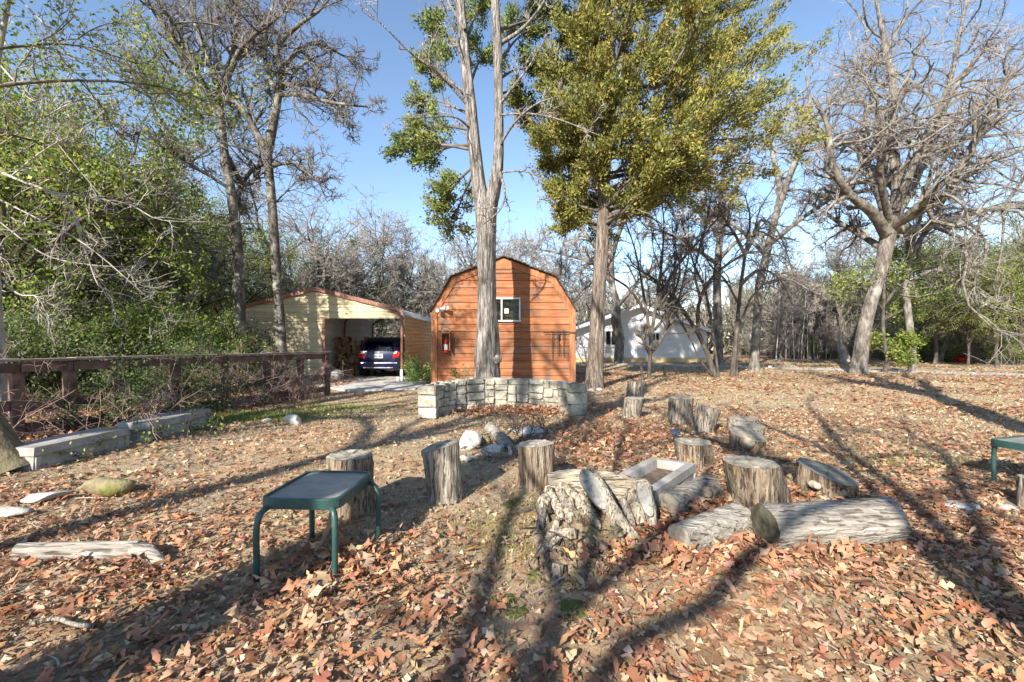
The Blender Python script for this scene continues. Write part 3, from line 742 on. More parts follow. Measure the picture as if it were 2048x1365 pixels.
for (x0, y0, d0, x1, y1, d1) in ((938, 200, .2, 850, 130, 1.2), (940, 230, .2, 830, 200, 1.8), (945, 260, .2, 820, 265, 1.5), (948, 290, .2, 850, 320, 1.6), (950, 330, .2, 880, 420, 1.0), (950, 340, .2, 900, 470, 1.5), (935, 120, .2, 870, 60, 1.4),
        (930, 90, .2, 960, 20, 2.0), (995, 130, .2, 1060, 60, 1.8), (995, 100, .2, 1080, 10, 1.6), (996, 160, .2, 1065, 140, 1.5), (996, 190, .2, 1040, 200, 1.6), (940, 170, .3, 970, 110, 2.0), (925, 20, .2, 830, -80, 1.0), (990, 10, 0, 1070, -90, .5), (920, -60, .2, 960, -160, 1), (946, 300, .2, 805, 300, 1.0), (1000, 60, .2, 1130, 40, 1.9), (990, -40, 0, 1150, -60, 1.0)):
    p0 = A(x0, y0, 12.4 + d0); p1 = A(x1, y1, 12.4 + d1); m_ = (p0 + p1) / 2 + (0, 0, .15)
    spec.append([[*(p0 - b1), .05], [*(m_ - b1), .03], [*(p1 - b1), .012]])
a, sp = leafy_limbs(spec, b1, rng, n2=9, per=85, size=.085, rad=.14, cols=CEDAR_G, l2=.4)
# a heavy hanging tuft at the very top, left of the stems
ced1 = plant('cedar_tree', 'tall grey cedar with two bare straight stems in front of the shed', 'tree', ms, tuple(b1))
link('leafy_branches', a.mesh('cedar_a_lb', M['bark_twig_dark']), None, ced1)
c = Acc(); c.add(*sp); link('crown', c.mesh('cedar_a_leaf', M['cedar_leaf']), None, ced1)
kp = A(985, 718, 12.4)                                  # burl on the trunk
bm = bmesh.new(); bmesh.ops.create_icosphere(bm, subdivisions=2, radius=.12); kv = np.array([v.co[:] for v in bm.verts]); kf = [[v.index for v in f.verts] for f in bm.faces]; bm.free()
kv = kv * (1 + .18 * rng.standard_normal((len(kv), 1))) + (kp + (.14, -.2, 0))
mk('burl', kv, kf, M['bark_cedar'], ced1)

# ---------- golden cedar on the right
rng = np.random.default_rng(12)
b2 = G(1190, 776); b2[2] = 0; Yb = b2[1]
t2 = spline(local([(1188, 784, 0, 58), (1190, 745, 0, 44), (1193, 680, 0, 39), (1197, 600, 0, 37), (1203, 500, 0, 34), (1208, 400, 0, 30), (1212, 300, 0, 26), (1218, 200, 0, 22), (1225, 80, 0, 18), (1230, -40, 0, 14), (1235, -200, 0, 5)], b2), 54)
limbs = []
for pts in ([(1206, 440, 0, 8), (1250, 425, -.4, 7), (1310, 440, -.8, 4), (1370, 490, -1, 2)], [(1204, 470, 0, 7), (1170, 440, .5, 5), (1120, 430, .9, 2)], [(1208, 400, 0, 9), (1270, 350, -.5, 7), (1370, 330, -1, 4), (1440, 350, -1.2, 2)]):
    limbs.append(spline(local(pts, b2), 14))
ms = tree_meshes('cedar_b', [t2], limbs, rng, M['bark_cedar_brown'], M['bark_twig'], dict(n2=7, n3=4, n4=3, l2=.35, twr=.007, wander=.18), tn=24, flute=.06)
ced2 = plant('cedar_tree', 'broad cedar with dense golden green foliage right of the shed', 'tree', ms, tuple(b2))
spec = []
n = 60
for i in range(n):
    z = 5.0 + 8.1 * (i + .5) / n
    tx = np.interp(z, [0, 5, 7, 9, 11, 14], [0, .22, .35, .45, .58, .7])
    az = i * 2.399 + rng.uniform(-.4, .4); cx, sy = math.cos(az), math.sin(az)
    base = np.interp(z, [5.0, 5.6, 6.6, 7.8, 9.0, 10.5, 12, 13.2], [1.7, 2.7, 3.6, 4.0, 3.7, 3.0, 2.0, .9])
    k = 1.0 + (.34 * cx if cx > 0 else .34 * cx)
    if sy < 0: k *= .8
    L = base * k * rng.uniform(.78, 1.08)
    e = np.array([tx + cx * L, sy * L, z + L * rng.uniform(.15, .42)]); s = np.array([tx, 0, z - .25 * L])
    mid = (s + e) / 2 + np.array([0, 0, -.1 * L])
    spec.append([[*s, .055], [*mid, .035], [*e, .012]])
# low hanging boughs, left and right
for (x1, y1, d1) in ((1110, 390, .5), (1085, 320, .4), (1125, 455, .9), (1090, 280, -.6), (1380, 390, -.6), (1460, 380, -.3), (1520, 330, .6), (1290, 420, .3), (1440, 300, -1.8), (1560, 280, -.2), (1590, 190, .1), (1550, 110, .4), (1470, 30, .6), (1500, 350, .2), (1400, 360, 1.6), (1320, 330, -2.2), (1380, 250, -2.6), (1500, 220, -2.0), (1240, 260, -2.2), (1180, 200, -2.0), (1140, 250, -1.2), (1300, 120, -2.2), (1420, 130, -2.0)):
    p1 = A(x1, y1, Yb + d1) - b2; z = p1[2] - .5
    s = np.array([np.interp(z, [0, 5, 7, 9, 11], [0, .22, .35, .45, .58]), 0, max(z, 4.6)])
    spec.append([[*s, .05], [*((s + p1) / 2 + (0, 0, .25)), .03], [*p1, .01]])
a, sp = leafy_limbs(spec, b2, rng, n2=11, per=60, size=.08, rad=.125, cols=CEDAR, l2=.36, t0=.2, nclump=4)
link('leafy_branches', a.mesh('cedar_b_lb', M['bark_twig_dark']), None, ced2)
c = Acc(); c.add(*sp); link('crown', c.mesh('cedar_b_leaf', M['cedar_leaf']), None, ced2)

# ---------- twin oaks in front of the carport
rng = np.random.default_rng(13)
def hero(label, base, trunk, limb_list, kw, bark='bark_oak', twig='bark_twig', tn=18, name='oak_tree', leaf=None, K=50):
    limbs = [spline(local(p, base, 1.0), 16) for p in limb_list]
    ms = tree_meshes(name + str(len(bpy.data.meshes)), [spline(local(t, base), K) for t in trunk], limbs, rng, M[bark], M[twig], kw, leaf, tn)
    return plant(name, label, 'tree', ms, tuple(base))
bA = np.array([(482 - 1024) * 13.2 / F, 13.2, 0.0])
hero('oak with forked dark trunk that leans over the carport roof, left one of two', bA,
     [[(484, 772, 0, 44), (483, 730, 0, 33), (481, 650, 0, 30), (478, 560, 0, 28), (474, 470, 0, 26), (462, 380, 0, 24), (448, 300, 0, 22), (440, 230, 0, 22), (436, 185, 0, 20)]],
     [[(440, 225, 0, 14), (400, 160, -.4, 13), (355, 90, -.8, 11), (320, 40, -1, 9), (285, -10, -1.2, 7), (240, -80, -1.4, 3)],
      [(438, 190, 0, 16), (455, 150, .2, 14), (470, 90, .3, 11), (478, 30, .3, 9), (465, -40, .3, 6), (450, -120, .3, 3)],
      [(440, 200, 0, 12), (475, 110, -.4, 10), (510, 70, -.7, 8), (560, 30, -.9, 6), (600, -30, -1, 3)],
      [(448, 300, 0, 10), (490, 370, .5, 9), (520, 330, .7, 7), (500, 230, .9, 6), (450, 60, 1.4, 3)],
      [(440, 230, 0, 10), (380, 190, .7, 8), (300, 170, 1.2, 6), (220, 110, 1.6, 3)],
      [(436, 180, 0, 10), (410, 100, .8, 8), (380, 20, 1.4, 5), (360, -80, 1.8, 3)],
      [(462, 380, 0, 7), (400, 340, -.5, 6), (330, 300, -.9, 4), (260, 270, -1.2, 2)]],
     dict(n2=17, n3=9, n4=6, l2=.40, twr=.0075, wander=.36), 'bark_oak_dark', 'bark_twig_mid')
bB = np.array([(563 - 1024) * 13.6 / F, 13.6, 0.0])
hero('oak with a twisted upper trunk beside the carport, right one of two', bB,
     [[(566, 768, 0, 40), (564, 720, 0, 29), (560, 640, 0, 27), (553, 540, 0, 26), (546, 430, 0, 26), (538, 340, 0, 25), (535, 300, 0, 24)]],
     [[(535, 305, 0, 18), (548, 240, .1, 17), (556, 195, .2, 15), (562, 140, .2, 12), (552, 100, .2, 10), (575, 70, .1, 9), (605, 45, 0, 8), (640, 20, 0, 6), (680, -30, 0, 3)],
      [(537, 310, 0, 15), (510, 260, -.2, 13), (480, 215, -.3, 12), (452, 185, -.4, 9), (430, 110, -.6, 6), (420, 20, -.8, 3)],
      [(556, 190, .2, 10), (600, 190, -.3, 9), (660, 205, -.7, 7), (740, 215, -1, 3)],
      [(558, 170, .2, 9), (610, 170, .5, 8), (660, 190, .9, 6), (700, 260, 1.2, 3)],
      [(545, 330, 0, 8), (590, 330, -.4, 6), (650, 375, -.8, 3)],
      [(555, 195, .2, 9), (530, 120, .6, 8), (540, 40, 1.0, 6), (560, -60, 1.3, 3)],
      [(540, 320, 0, 9), (500, 345, .4, 8), (480, 390, .6, 5), (470, 440, .7, 2)],
      [(560, 145, .2, 9), (600, 100, .7, 8), (640, 90, 1.2, 6), (720, 130, 1.6, 3)]],
     dict(n2=16, n3=9, n4=6, l2=.40, twr=.0075, wander=.36), 'bark_oak_dark', 'bark_twig_mid')

# ---------- big oak on the right
rng = np.random.default_rng(14)
b4 = G(1718, 748); b4[2] = 0
hero('massive spreading bare oak with pale lower trunk right of the drive', b4,
     [[(1716, 760, 0, 54), (1719, 730, 0, 40), (1724, 690, 0, 36), (1733, 640, 0, 34), (1750, 580, 0, 33), (1765, 530, 0, 35), (1775, 480, 0, 40), (1782, 445, 0, 36)]],
     [[(1776, 475, 0, 24), (1745, 425, -.8, 20), (1700, 390, -1.4, 15), (1665, 330, -1.8, 12), (1655, 250, -2, 9), (1625, 195, -2.2, 4)],
      [(1778, 460, 0, 22), (1762, 395, .6, 18), (1722, 310, 1.2, 14), (1730, 240, 1.4, 12), (1745, 180, 1.6, 9), (1700, 120, 1.8, 4)],
      [(1782, 445, 0, 24), (1795, 380, 0, 20), (1783, 280, 0, 17), (1788, 180, 0, 14), (1768, 80, 0, 10), (1745, -40, 0, 4)],
      [(1782, 450, 0, 24), (1825, 430, -1, 19), (1890, 390, -2, 15), (1940, 300, -3, 12), (1990, 200, -3.4, 9), (2060, 90, -3.6, 4)],
      [(1780, 460, 0, 20), (1850, 455, 1, 15), (1950, 425, 2, 11), (2060, 400, 3, 8), (2150, 330, 3.5, 4)],
      [(1784, 440, 0, 22), (1830, 360, 1.4, 17), (1870, 250, 2.4, 13), (1905, 140, 3.0, 9), (1935, -10, 3.4, 4)],
      [(1780, 460, 0, 18), (1840, 410, -1.5, 14), (1920, 340, -2.6, 10), (2020, 310, -3.4, 7), (2120, 260, -4, 3)],
      [(1784, 440, 0, 18), (1840, 300, -1, 13), (1900, 190, -1.8, 9), (2000, 60, -2.4, 4)],
      [(1770, 500, 0, 14), (1720, 470, 1, 11), (1670, 440, 1.8, 8), (1610, 400, 2.4, 3)],
      [(1780, 450, 0, 16), (1760, 330, -1.6, 12), (1800, 200, -2.6, 9), (1850, 60, -3.2, 4)]],
     dict(n2=20, n3=9, n4=5, l2=.45, twr=.0085, wander=.4), 'bark_oak', 'bark_twig_pale', tn=22)

# ---------- oaks between the cedar and the drive
rng = np.random.default_rng(15)
b5 = G(1507, 742); b5[2] = 0
hero('straight oak with sunlit trunk forking high above the gravel drive', b5,
     [[(1506, 748, 0, 34), (1508, 720, 0, 26), (1513, 650, 0, 22), (1518, 570, 0, 21), (1535, 500, 0, 19), (1552, 430, 0, 18), (1570, 380, 0, 15)]],
     [[(1552, 430, 0, 12), (1560, 380, .5, 11), (1548, 320, .9, 9), (1530, 250, 1.2, 4)],
      [(1570, 380, 0, 12), (1592, 320, -.5, 10), (1640, 240, -.9, 7), (1670, 190, -1.2, 3)],
      [(1570, 380, 0, 11), (1600, 300, .6, 9), (1620, 220, 1, 6), (1610, 140, 1.4, 3)],
      [(1540, 490, 0, 9), (1600, 440, -.8, 8), (1660, 400, -1.4, 6), (1700, 380, -1.6, 3)],
      [(1530, 510, 0, 8), (1480, 460, .8, 7), (1430, 430, 1.4, 5), (1380, 420, 1.8, 3)],
      [(1518, 570, 0, 7), (1580, 560, -.6, 5), (1640, 600, -1, 2)]],
     dict(n2=13, n3=8, n4=5, l2=.38, l3=.42, twr=.011, wander=.36))
b6 = G(1437, 733); b6[2] = 0
hero('grey mottled oak standing beside the right corner of the white house', b6,
     [[(1437, 737, 0, 32), (1437, 715, 0, 24), (1436, 650, 0, 22), (1434, 580, 0, 20), (1436, 520, 0, 18), (1440, 470, 0, 16)]],
     [[(1440, 480, 0, 12), (1420, 440, .6, 10), (1400, 380, 1, 6), (1370, 330, 1.4, 3)],
      [(1440, 470, 0, 12), (1455, 420, -.6, 9), (1480, 360, -1, 6), (1500, 300, -1.4, 3)],
      [(1436, 520, 0, 9), (1480, 480, .6, 7), (1530, 470, 1, 5), (1590, 480, 1.2, 3)],
      [(1436, 530, 0, 9), (1380, 490, -.6, 7), (1340, 470, -1, 5), (1290, 450, -1.2, 3)],
      [(1440, 475, 0, 9), (1440, 400, .4, 7), (1450, 320, .8, 5), (1440, 240, 1, 3)]],
     dict(n2=13, n3=8, n4=5, l2=.42, l3=.42, twr=.013, wander=.36))
b10 = G(1243, 727); b10[2] = 0
hero('gnarled knobbly oak standing close in front of the white house', b10,
     [[(1240, 730, 0, 34), (1238, 710, 0, 27), (1240, 680, 0, 25), (1232, 640, 0, 28), (1234, 610, 0, 20), (1225, 570, 0, 18), (1222, 520, 0, 16)]],
     [[(1222, 530, 0, 11), (1180, 480, .5, 9), (1140, 430, 1, 6), (1090, 400, 1.4, 3)],
      [(1222, 520, 0, 11), (1240, 460, -.5, 9), (1270, 400, -.9, 6), (1300, 340, -1.2, 3)],
      [(1234, 615, 0, 9), (1280, 560, .6, 7), (1330, 520, 1, 5), (1390, 500, 1.2, 3)],
      [(1225, 570, 0, 9), (1190, 530, -.6, 7), (1130, 510, -1, 5), (1080, 500, -1.2, 3)],
      [(1222, 520, 0, 9), (1215, 440, .6, 7), (1190, 370, 1, 5), (1150, 330, 1.2, 3)]],
     dict(n2=12, n3=8, n4=5, l2=.42, l3=.42, twr=.016, wander=.42), tn=14)
# multi-stemmed small tree, dark
b7 = G(1298, 762); b7[2] = 0
hero('small dark many-stemmed tree branching low between the stumps and the house', b7,
     [[(1297, 768, 0, 16), (1299, 740, 0, 12), (1301, 700, 0, 11), (1302, 675, 0, 10)], [(1286, 764, 0, 9), (1284, 745, -.1, 8), (1281, 725, -.2, 7)]],
     [[(1302, 680, 0, 8), (1294, 630, .2, 7), (1284, 570, .4, 5), (1270, 500, .6, 3), (1250, 440, .8, 2)],
      [(1302, 675, 0, 8), (1312, 610, -.2, 7), (1322, 540, -.4, 5), (1328, 450, -.5, 3), (1322, 400, -.6, 2)],
      [(1303, 705, 0, 8), (1325, 675, .3, 7), (1345, 640, .5, 6), (1360, 590, .7, 4), (1385, 480, 1, 2)],
      [(1299, 710, 0, 6), (1287, 680, -.4, 5), (1283, 660, -.5, 2)],
      [(1310, 660, 0, 6), (1330, 630, .6, 5), (1350, 560, 1, 3), (1345, 460, 1.2, 2)],
      [(1294, 630, .2, 6), (1260, 580, -.3, 5), (1225, 555, -.6, 4), (1195, 530, -.8, 2)],
      [(1312, 610, -.2, 6), (1350, 540, -.6, 5), (1400, 480, -1, 3), (1440, 430, -1.2, 2)]],
     dict(n2=13, n3=8, n4=5, l2=.45, l3=.45, K4=2, twr=.006, wander=.2, trop=(0, 0, .06), tall=(.7, .3)), 'bark_dark', 'bark_twig_dark', tn=10, name='small_tree', K=16)
b8 = G(1432, 754); b8[2] = 0
hero('slender dark tree whose curved stems lean towards the white house', b8,
     [[(1432, 758, 0, 18), (1424, 735, 0, 15), (1412, 700, 0, 14), (1395, 665, 0, 12), (1372, 630, 0, 10)], [(1438, 756, .1, 8), (1430, 700, .2, 7), (1422, 640, .3, 6)], [(1424, 750, -.1, 6), (1400, 720, -.2, 5), (1382, 680, -.3, 5)]],
     [[(1372, 630, 0, 9), (1345, 595, .2, 7), (1310, 560, .4, 5), (1260, 530, .6, 2)],
      [(1395, 660, 0, 8), (1400, 600, -.3, 7), (1430, 550, -.5, 5), (1500, 505, -.7, 4), (1570, 515, -.8, 2)],
      [(1422, 640, .3, 6), (1410, 580, .5, 5), (1385, 520, .7, 4), (1360, 430, .8, 2)],
      [(1382, 680, -.3, 5), (1365, 650, -.5, 4), (1335, 600, -.7, 3), (1320, 540, -.8, 2)],
      [(1400, 600, -.3, 5), (1390, 540, -.6, 4), (1410, 460, -.8, 3), (1420, 400, -1, 2)],
      [(1345, 600, .2, 5), (1360, 540, .5, 4), (1350, 480, .7, 3), (1370, 410, .9, 2)]],
     dict(n2=13, n3=8, n4=5, l2=.45, l3=.45, K4=2, twr=.006, wander=.22, trop=(0, 0, .05), tall=(.75, .3)), 'bark_dark', 'bark_twig_dark', tn=10, name='small_tree', K=18)
b9 = G(1466, 752); b9[2] = 0
hero('thin near-black upright tree with drooping twigs beside the leaning stems', b9,
     [[(1464, 758, 0, 20), (1467, 730, 0, 14), (1472, 680, 0, 12), (1476, 630, 0, 11), (1482, 570, 0, 10), (1492, 500, 0, 8)], [(1474, 757, .1, 9), (1473, 720, .1, 7), (1478, 660, .1, 6)]],
     [[(1492, 505, 0, 8), (1510, 470, .2, 7), (1525, 440, .4, 5), (1560, 470, .6, 3), (1590, 560, .7, 2)],
      [(1490, 510, 0, 7), (1470, 470, -.3, 6), (1450, 440, -.5, 4), (1430, 400, -.7, 2)],
      [(1482, 570, 0, 6), (1520, 540, .4, 5), (1560, 560, .7, 3), (1590, 620, .9, 2)],
      [(1478, 610, 0, 5), (1450, 560, -.4, 4), (1420, 530, -.6, 3), (1400, 490, -.8, 2)],
      [(1478, 660, .1, 5), (1500, 600, .5, 4), (1530, 560, .8, 3), (1540, 500, 1, 2)],
      [(1492, 500, 0, 6), (1500, 440, .1, 4), (1490, 390, .2, 2)]],
     dict(n2=13, n3=8, n4=5, l2=.45, l3=.45, K4=2, twr=.006, wander=.25, trop=(0, 0, -.05), tall=(.75, .3)), 'bark_dark', 'bark_twig_dark', tn=10, name='small_tree', K=18)
# understorey tree with ivy-like leaves and a second pale trunk near the big oak
b11 = G(1772, 745); b11[2] = 0
hero('slim leafy evergreen sapling growing beside the massive oak', b11,
     [[(1768, 748, 0, 17), (1775, 725, 0, 12), (1770, 690, 0, 11), (1766, 650, 0, 10), (1768, 600, 0, 8)]],
     [[(1768, 610, 0, 6), (1800, 570, .4, 5), (1840, 540, .8, 3), (1890, 540, 1, 2)], [(1766, 620, 0, 6), (1730, 580, -.4, 5), (1700, 560, -.7, 3), (1660, 570, -1, 2)],
      [(1770, 700, 0, 5), (1800, 690, -.3, 4), (1820, 680, -.5, 2)], [(1770, 705, 0, 5), (1745, 690, -.3, 4), (1735, 680, -.5, 2)], [(1768, 600, 0, 6), (1770, 550, .3, 4), (1790, 500, .5, 2)], [(1774, 725, 0, 4), (1790, 715, -.4, 3), (1815, 720, -.6, 2)], [(1766, 640, 0, 5), (1810, 620, .6, 4), (1850, 610, 1, 2)]],
     dict(n2=8, n3=5, n4=3, l2=.45, twr=.009), 'bark_dark', 'bark_twig', tn=10, name='small_tree', K=16,
     leaf=dict(n=7000, size=.11, cols=GREEN + [(.3, .33, .08)], spread=.14))
b12 = G(1826, 744); b12[2] = 0
hero('pale mottled oak trunk standing behind the massive oak by the drive', b12,
     [[(1826, 747, 0, 25), (1825, 725, 0, 21), (1822, 680, 0, 20), (1815, 620, 0, 18), (1812, 560, 0, 16), (1820, 500, 0, 14)]],
     [[(1820, 510, 0, 10), (1860, 450, .5, 8), (1900, 380, 1, 5), (1960, 340, 1.4, 3)], [(1820, 500, 0, 10), (1800, 420, .6, 8), (1770, 330, 1, 5), (1760, 250, 1.4, 3)], [(1813, 570, 0, 8), (1870, 540, -.6, 6), (1930, 560, -1, 4), (1990, 600, -1.2, 2)], [(1820, 500, 0, 9), (1850, 400, -.5, 7), (1870, 300, -1, 4), (1900, 200, -1.2, 2)]],
     dict(n2=11, n3=7, n4=4, l2=.42, twr=.011, wander=.34), tn=12)

# ---------- leaning trunk at the left edge, and the arching bare sapling
b13 = np.array([-5.28, 4.75, 0.0])
rng = np.random.default_rng(16)
def abs_tree(label, name, base, trunks, limbs, kw, bark, twig, tn=16, leaf=None):
    ms = tree_meshes(name + str(len(bpy.data.meshes)), [spline(t, 30) for t in trunks], [spline(l, 14) for l in limbs], rng, M[bark], M[twig], kw, leaf, tn)
    return plant(name, label, 'tree', ms, tuple(base))
abs_tree('leaning brown trunk with flared base at the end of the concrete trough', 'leaning_tree', b13,
    [[(0.0, 0, -.06, .32), (-.1, 0, .12, .24), (-.3, .05, .4, .2), (-.72, .12, 1.0, .18), (-1.45, .3, 2.4, .16), (-1.9, .5, 4.2, .14), (-2.1, .7, 5.6, .11)]],
    [[(-2.0, .7, 5.5, .016), (-1.3, 1.4, 6.4, .014), (-.5, 2.2, 7.4, .011), (.2, 3, 7.6, .007)], [(-1.9, .7, 5.6, .09), (-2.6, 1.6, 6.8, .06), (-3.0, 2.6, 8, .02)],
     [(-1.5, .5, 4.2, .022), (-1.0, 1.6, 5.0, .018), (-.6, 2.8, 5.6, .014), (-.2, 3.8, 5.8, .01)], [(-1.9, .7, 5.6, .08), (-2.2, -.2, 6.9, .05), (-2.0, -1, 8, .02)], [(-1.2, .4, 3.4, .035), (-1.9, 1.4, 4.2, .025), (-2.4, 2.6, 4.6, .015)],
     [(-1.6, .5, 4.6, .022), (-1.9, 1.8, 5.6, .018), (-2.1, 3.0, 6.4, .014), (-2.0, 4.2, 6.8, .012)]],
    dict(n2=11, n3=7, n4=4, l2=.42, twr=.006, wander=.25), 'bark_brown', 'bark_twig', leaf=dict(n=8500, size=.07, cols=GREEN + [(.26, .30, .05), (.34, .36, .07)], spread=.13, dir=(0, 0, -.2)))
b14 = np.array([-7.4, 6.6, 0.0])
lim = []
for pts in ([(0, 345, 0, 9), (50, 365, 0, 8), (100, 385, 0, 7), (140, 410, .1, 6), (160, 470, .2, 5), (185, 540, .3, 4), (200, 575, .3, 3), (250, 590, .4, 1.5)],
            [(100, 385, 0, 6), (180, 395, .2, 5), (260, 410, .4, 4), (320, 440, .5, 3), (430, 445, .6, 2)],
            [(0, 400, -.2, 5), (60, 430, -.2, 4), (140, 470, -.1, 4), (210, 520, 0, 3), (300, 600, .2, 1.5)],
            [(0, 445, .4, 4), (90, 510, .4, 3), (180, 530, .5, 3), (270, 535, .6, 1.5)],
            [(20, 355, 0, 5), (90, 300, .2, 4), (150, 270, .4, 3), (230, 250, .6, 1.5)],
            [(0, 290, .3, 5), (80, 240, .4, 4), (160, 200, .5, 3), (240, 190, .7, 1.5)],
            [(0, 130, .4, 5), (60, 200, .4, 4), (110, 280, .5, 3), (200, 390, .6, 1.5)], [(40, 0, .5, 4), (90, 50, .5, 4), (150, 120, .6, 3), (260, 160, .8, 1.5)],
            [(0, 560, .2, 5), (40, 590, .2, 4), (80, 600, .2, 3), (110, 690, .3, 1.5)]):
    lim.append([list(r) for r in local(pts, b14)])
trk = [[(-.1, .1, -.05, .16), (-.15, .1, .6, .12), (-.2, .05, 1.6, .11), (-.22, .02, 2.8, .095), (-.2, 0, 3.8, .08), (-.15, 0, 5.0, .05), (0, .1, 6.4, .02)]]
rng = np.random.default_rng(17)
abs_tree('bare sapling with pale arching branches that sweep over the fence', 'bare_sapling', b14, trk, lim, dict(n2=8, n3=4, n4=2, l2=.32, l3=.5, twr=.004, wander=.2, tall=(.7, .3)), 'bark_pale', 'bark_pale', 10)

# ---------- trees behind the camera and beside it whose shade falls into the yard
rng = np.random.default_rng(18)
def shade_tree(label, base, h, fork, r, nl, seed, spread=.5):
    g = np.random.default_rng(seed); t, l = gen_tree(g, h, fork, nl, r, spread, .0)
    if seed == 41:                      # straight-boled tree
        t = [spline([(0, 0, -.05, .36), (0, 0, .6, .29), (.05, 0, 3, .27), (0, .05, 6, .25), (.08, 0, 8.6, .22)], 30)]
        l = [(p - p[0] + np.array([.08, 0, 8.5 - .5 * k]), q) for k, (p, q) in enumerate(l)]
    ms = tree_meshes('shade' + str(seed), t, l, g, M['bark_oak'], M['bark_twig'], dict(n2=6, n3=3, n4=2, l2=.4, twr=.007))
    return plant('oak_tree', label, 'tree', ms, base)
shade_tree('tall straight oak whose trunk throws the long shadow past the green table', (-4.44, -3.2, 0), 15, .62, .27, 6, 41)
shade_tree('forked oak beside the right green table throwing its shadow across the yard', (5.6, 2.1, 0), 13, .45, .34, 6, 42)
shade_tree('oak behind the camera shading the leaves before the logs', (-2.3, -4.2, 0), 9, .33, .1, 5, 43, .4)
shade_tree('slim oak behind the camera shading the right foreground leaves', (-.55, -3.4, 0), 9, .4, .12, 5, 44, .35)
shade_tree('oak left of the yard shading the fence line', (-9.5, -3.0, 0), 12, .4, .2, 5, 45)
shade_tree('slim oak shading the grass in front of the stone wall', (-7.8, -5.5, 0), 13, .5, .16, 6, 48)
# ------------------------------------------------------------------ woodland around the yard
def variants(n, seed, fn): return [fn(np.random.default_rng(seed + i), i) for i in range(n)]
def mk_bare(g, i):
    t, l = gen_tree(g, g.uniform(9.5, 12.5), g.uniform(.22, .36), 6, g.uniform(.16, .24), .55, .06, .27)
    return tree_meshes('bare%d' % i, t, l, g, M['bark_oak'], M['bark_twig'], dict(n2=13, n3=8, n4=5, l2=.42, twr=.011, wander=.34, K4=2), tn=9)
def mk_green(g, i):
    t, l = gen_tree(g, g.uniform(6, 7.5), .28, 6, .09, .5, .08, .2)
    return tree_meshes('green%d' % i, t, l, g, M['bark_dark'], M['bark_twig'], dict(n2=9, n3=6, n4=3, l2=.48, twr=.008, wander=.25), tn=8,
        leaf=dict(n=13500, clump=.3, size=.082, cols=[GREEN[:4] + [(.26, .34, .06), (.4, .43, .1)], GREEN + [(.3, .34, .07)], [(.12, .17, .035), (.18, .24, .045), (.28, .32, .07), (.38, .40, .11)]][i % 3], spread=.11))
def mk_shrub(g, i):
    ls = []
    for k in range(8):
        az = g.uniform(0, 6.28); el = g.uniform(.2, .9)
        p, q = grow(np.array([[g.normal(0, .12), g.normal(0, .12), -.03]]), np.array([[math.sin(el) * math.cos(az), math.sin(el) * math.sin(az), math.cos(el)]]), np.array([g.uniform(1.6, 2.8)]), np.array([.022]), np.array([.008]), 12, .15, (0, 0, .03), g); ls.append((p[0], q[0]))
    return tree_meshes('shrub%d' % i, [ls[0]], ls, g, M['bark_dark'], M['bark_twig'], dict(n2=8, n3=5, n4=3, l2=.42, twr=.006, wander=.25), tn=6,
        leaf=dict(n=9500, clump=.4, size=.07, cols=[GREEN, [(.07, .11, .03), (.12, .17, .05), (.2, .24, .08)]][i % 2], spread=.13))
def mk_brush(g, i):
    ls = []
    for k in range(12):
        az = g.uniform(0, 6.28); el = g.uniform(.15, .9)
        p, q = grow(np.array([[g.normal(0, .3), g.normal(0, .3), -.03]]), np.array([[math.sin(el) * math.cos(az), math.sin(el) * math.sin(az), math.cos(el)]]), np.array([g.uniform(1.6, 3.4)]), np.array([.018]), np.array([.007]), 12, .17, (0, 0, -.02), g); ls.append((p[0], q[0]))
    return tree_meshes('brush%d' % i, [ls[0]], ls, g, M['bark_twig'], M['bark_twig'], dict(n2=12, n3=6, n4=3, l2=.45, twr=.0075, wander=.25, K4=2), tn=5)
BARE = variants(4, 100, mk_bare); GRN = variants(4, 200, mk_green); SHR = variants(3, 300, mk_shrub); BRU = variants(2, 400, mk_brush)

rng = np.random.default_rng(21)
def place(kind, meshes, spots, label0, group, s0=.85, s1=1.2, name=None, cat='tree'):
    for k, (x, y) in enumerate(spots):
        s = rng.uniform(s0, s1); pxx = 1024 + x / y * F
        if isinstance(label0, str): label = label0
        else: label = [l for lim, l in label0 if pxx < lim][0]
        plant(name, label, cat, meshes[(k + kind) % len(meshes)], (x, y, float(gz(x, y)) - .02), rng.uniform(0, 6.28), s, group, s * rng.uniform(.9, 1.12))
def px(x, Y): return ((x - 1024) * Y / F, Y)
# left wood: leafy evergreen trees, thinning to the right
left = [px(x, y) for x, y in ((-60, 9.5), (40, 10.5), (130, 12.5), (-130, 12), (215, 14.5), (300, 17), (20, 15.5), (385, 19), (190, 19.5), (440, 22), (360, 26), (500, 26.5), (560, 28), (610, 30), (-10, 20), (80, 23), (250, 27), (660, 33), (700, 31), (150, 29), (430, 31), (330, 33), (760, 34), (820, 36))]
place(0, GRN, left, [(60, 'leafy evergreen tree behind the fence near the black metal frame'), (260, 'leafy evergreen tree behind the fence and the holly bushes'), (520, 'leafy evergreen tree in the wood around the twin oaks'), (9999, 'leafy evergreen tree rising behind the carport roof')], 'evergreen trees of the left wood', .85, 1.22, 'evergreen_tree')
lbare = [px(x, y) for x, y in ((60, 19), (260, 20), (345, 15.2), (180, 25), (420, 27), (610, 25), (670, 27), (720, 29), (785, 31), (560, 33), (840, 34), (-40, 27), (300, 33), (480, 36), (900, 38))]
place(0, BARE, lbare, [(400, 'bare oak among the evergreens behind the brown fence'), (640, 'bare oak among the evergreens behind the twin oaks'), (9999, 'bare oak rising behind the carport roof')], 'bare oaks of the left wood', .65, .98, 'bare_oak')
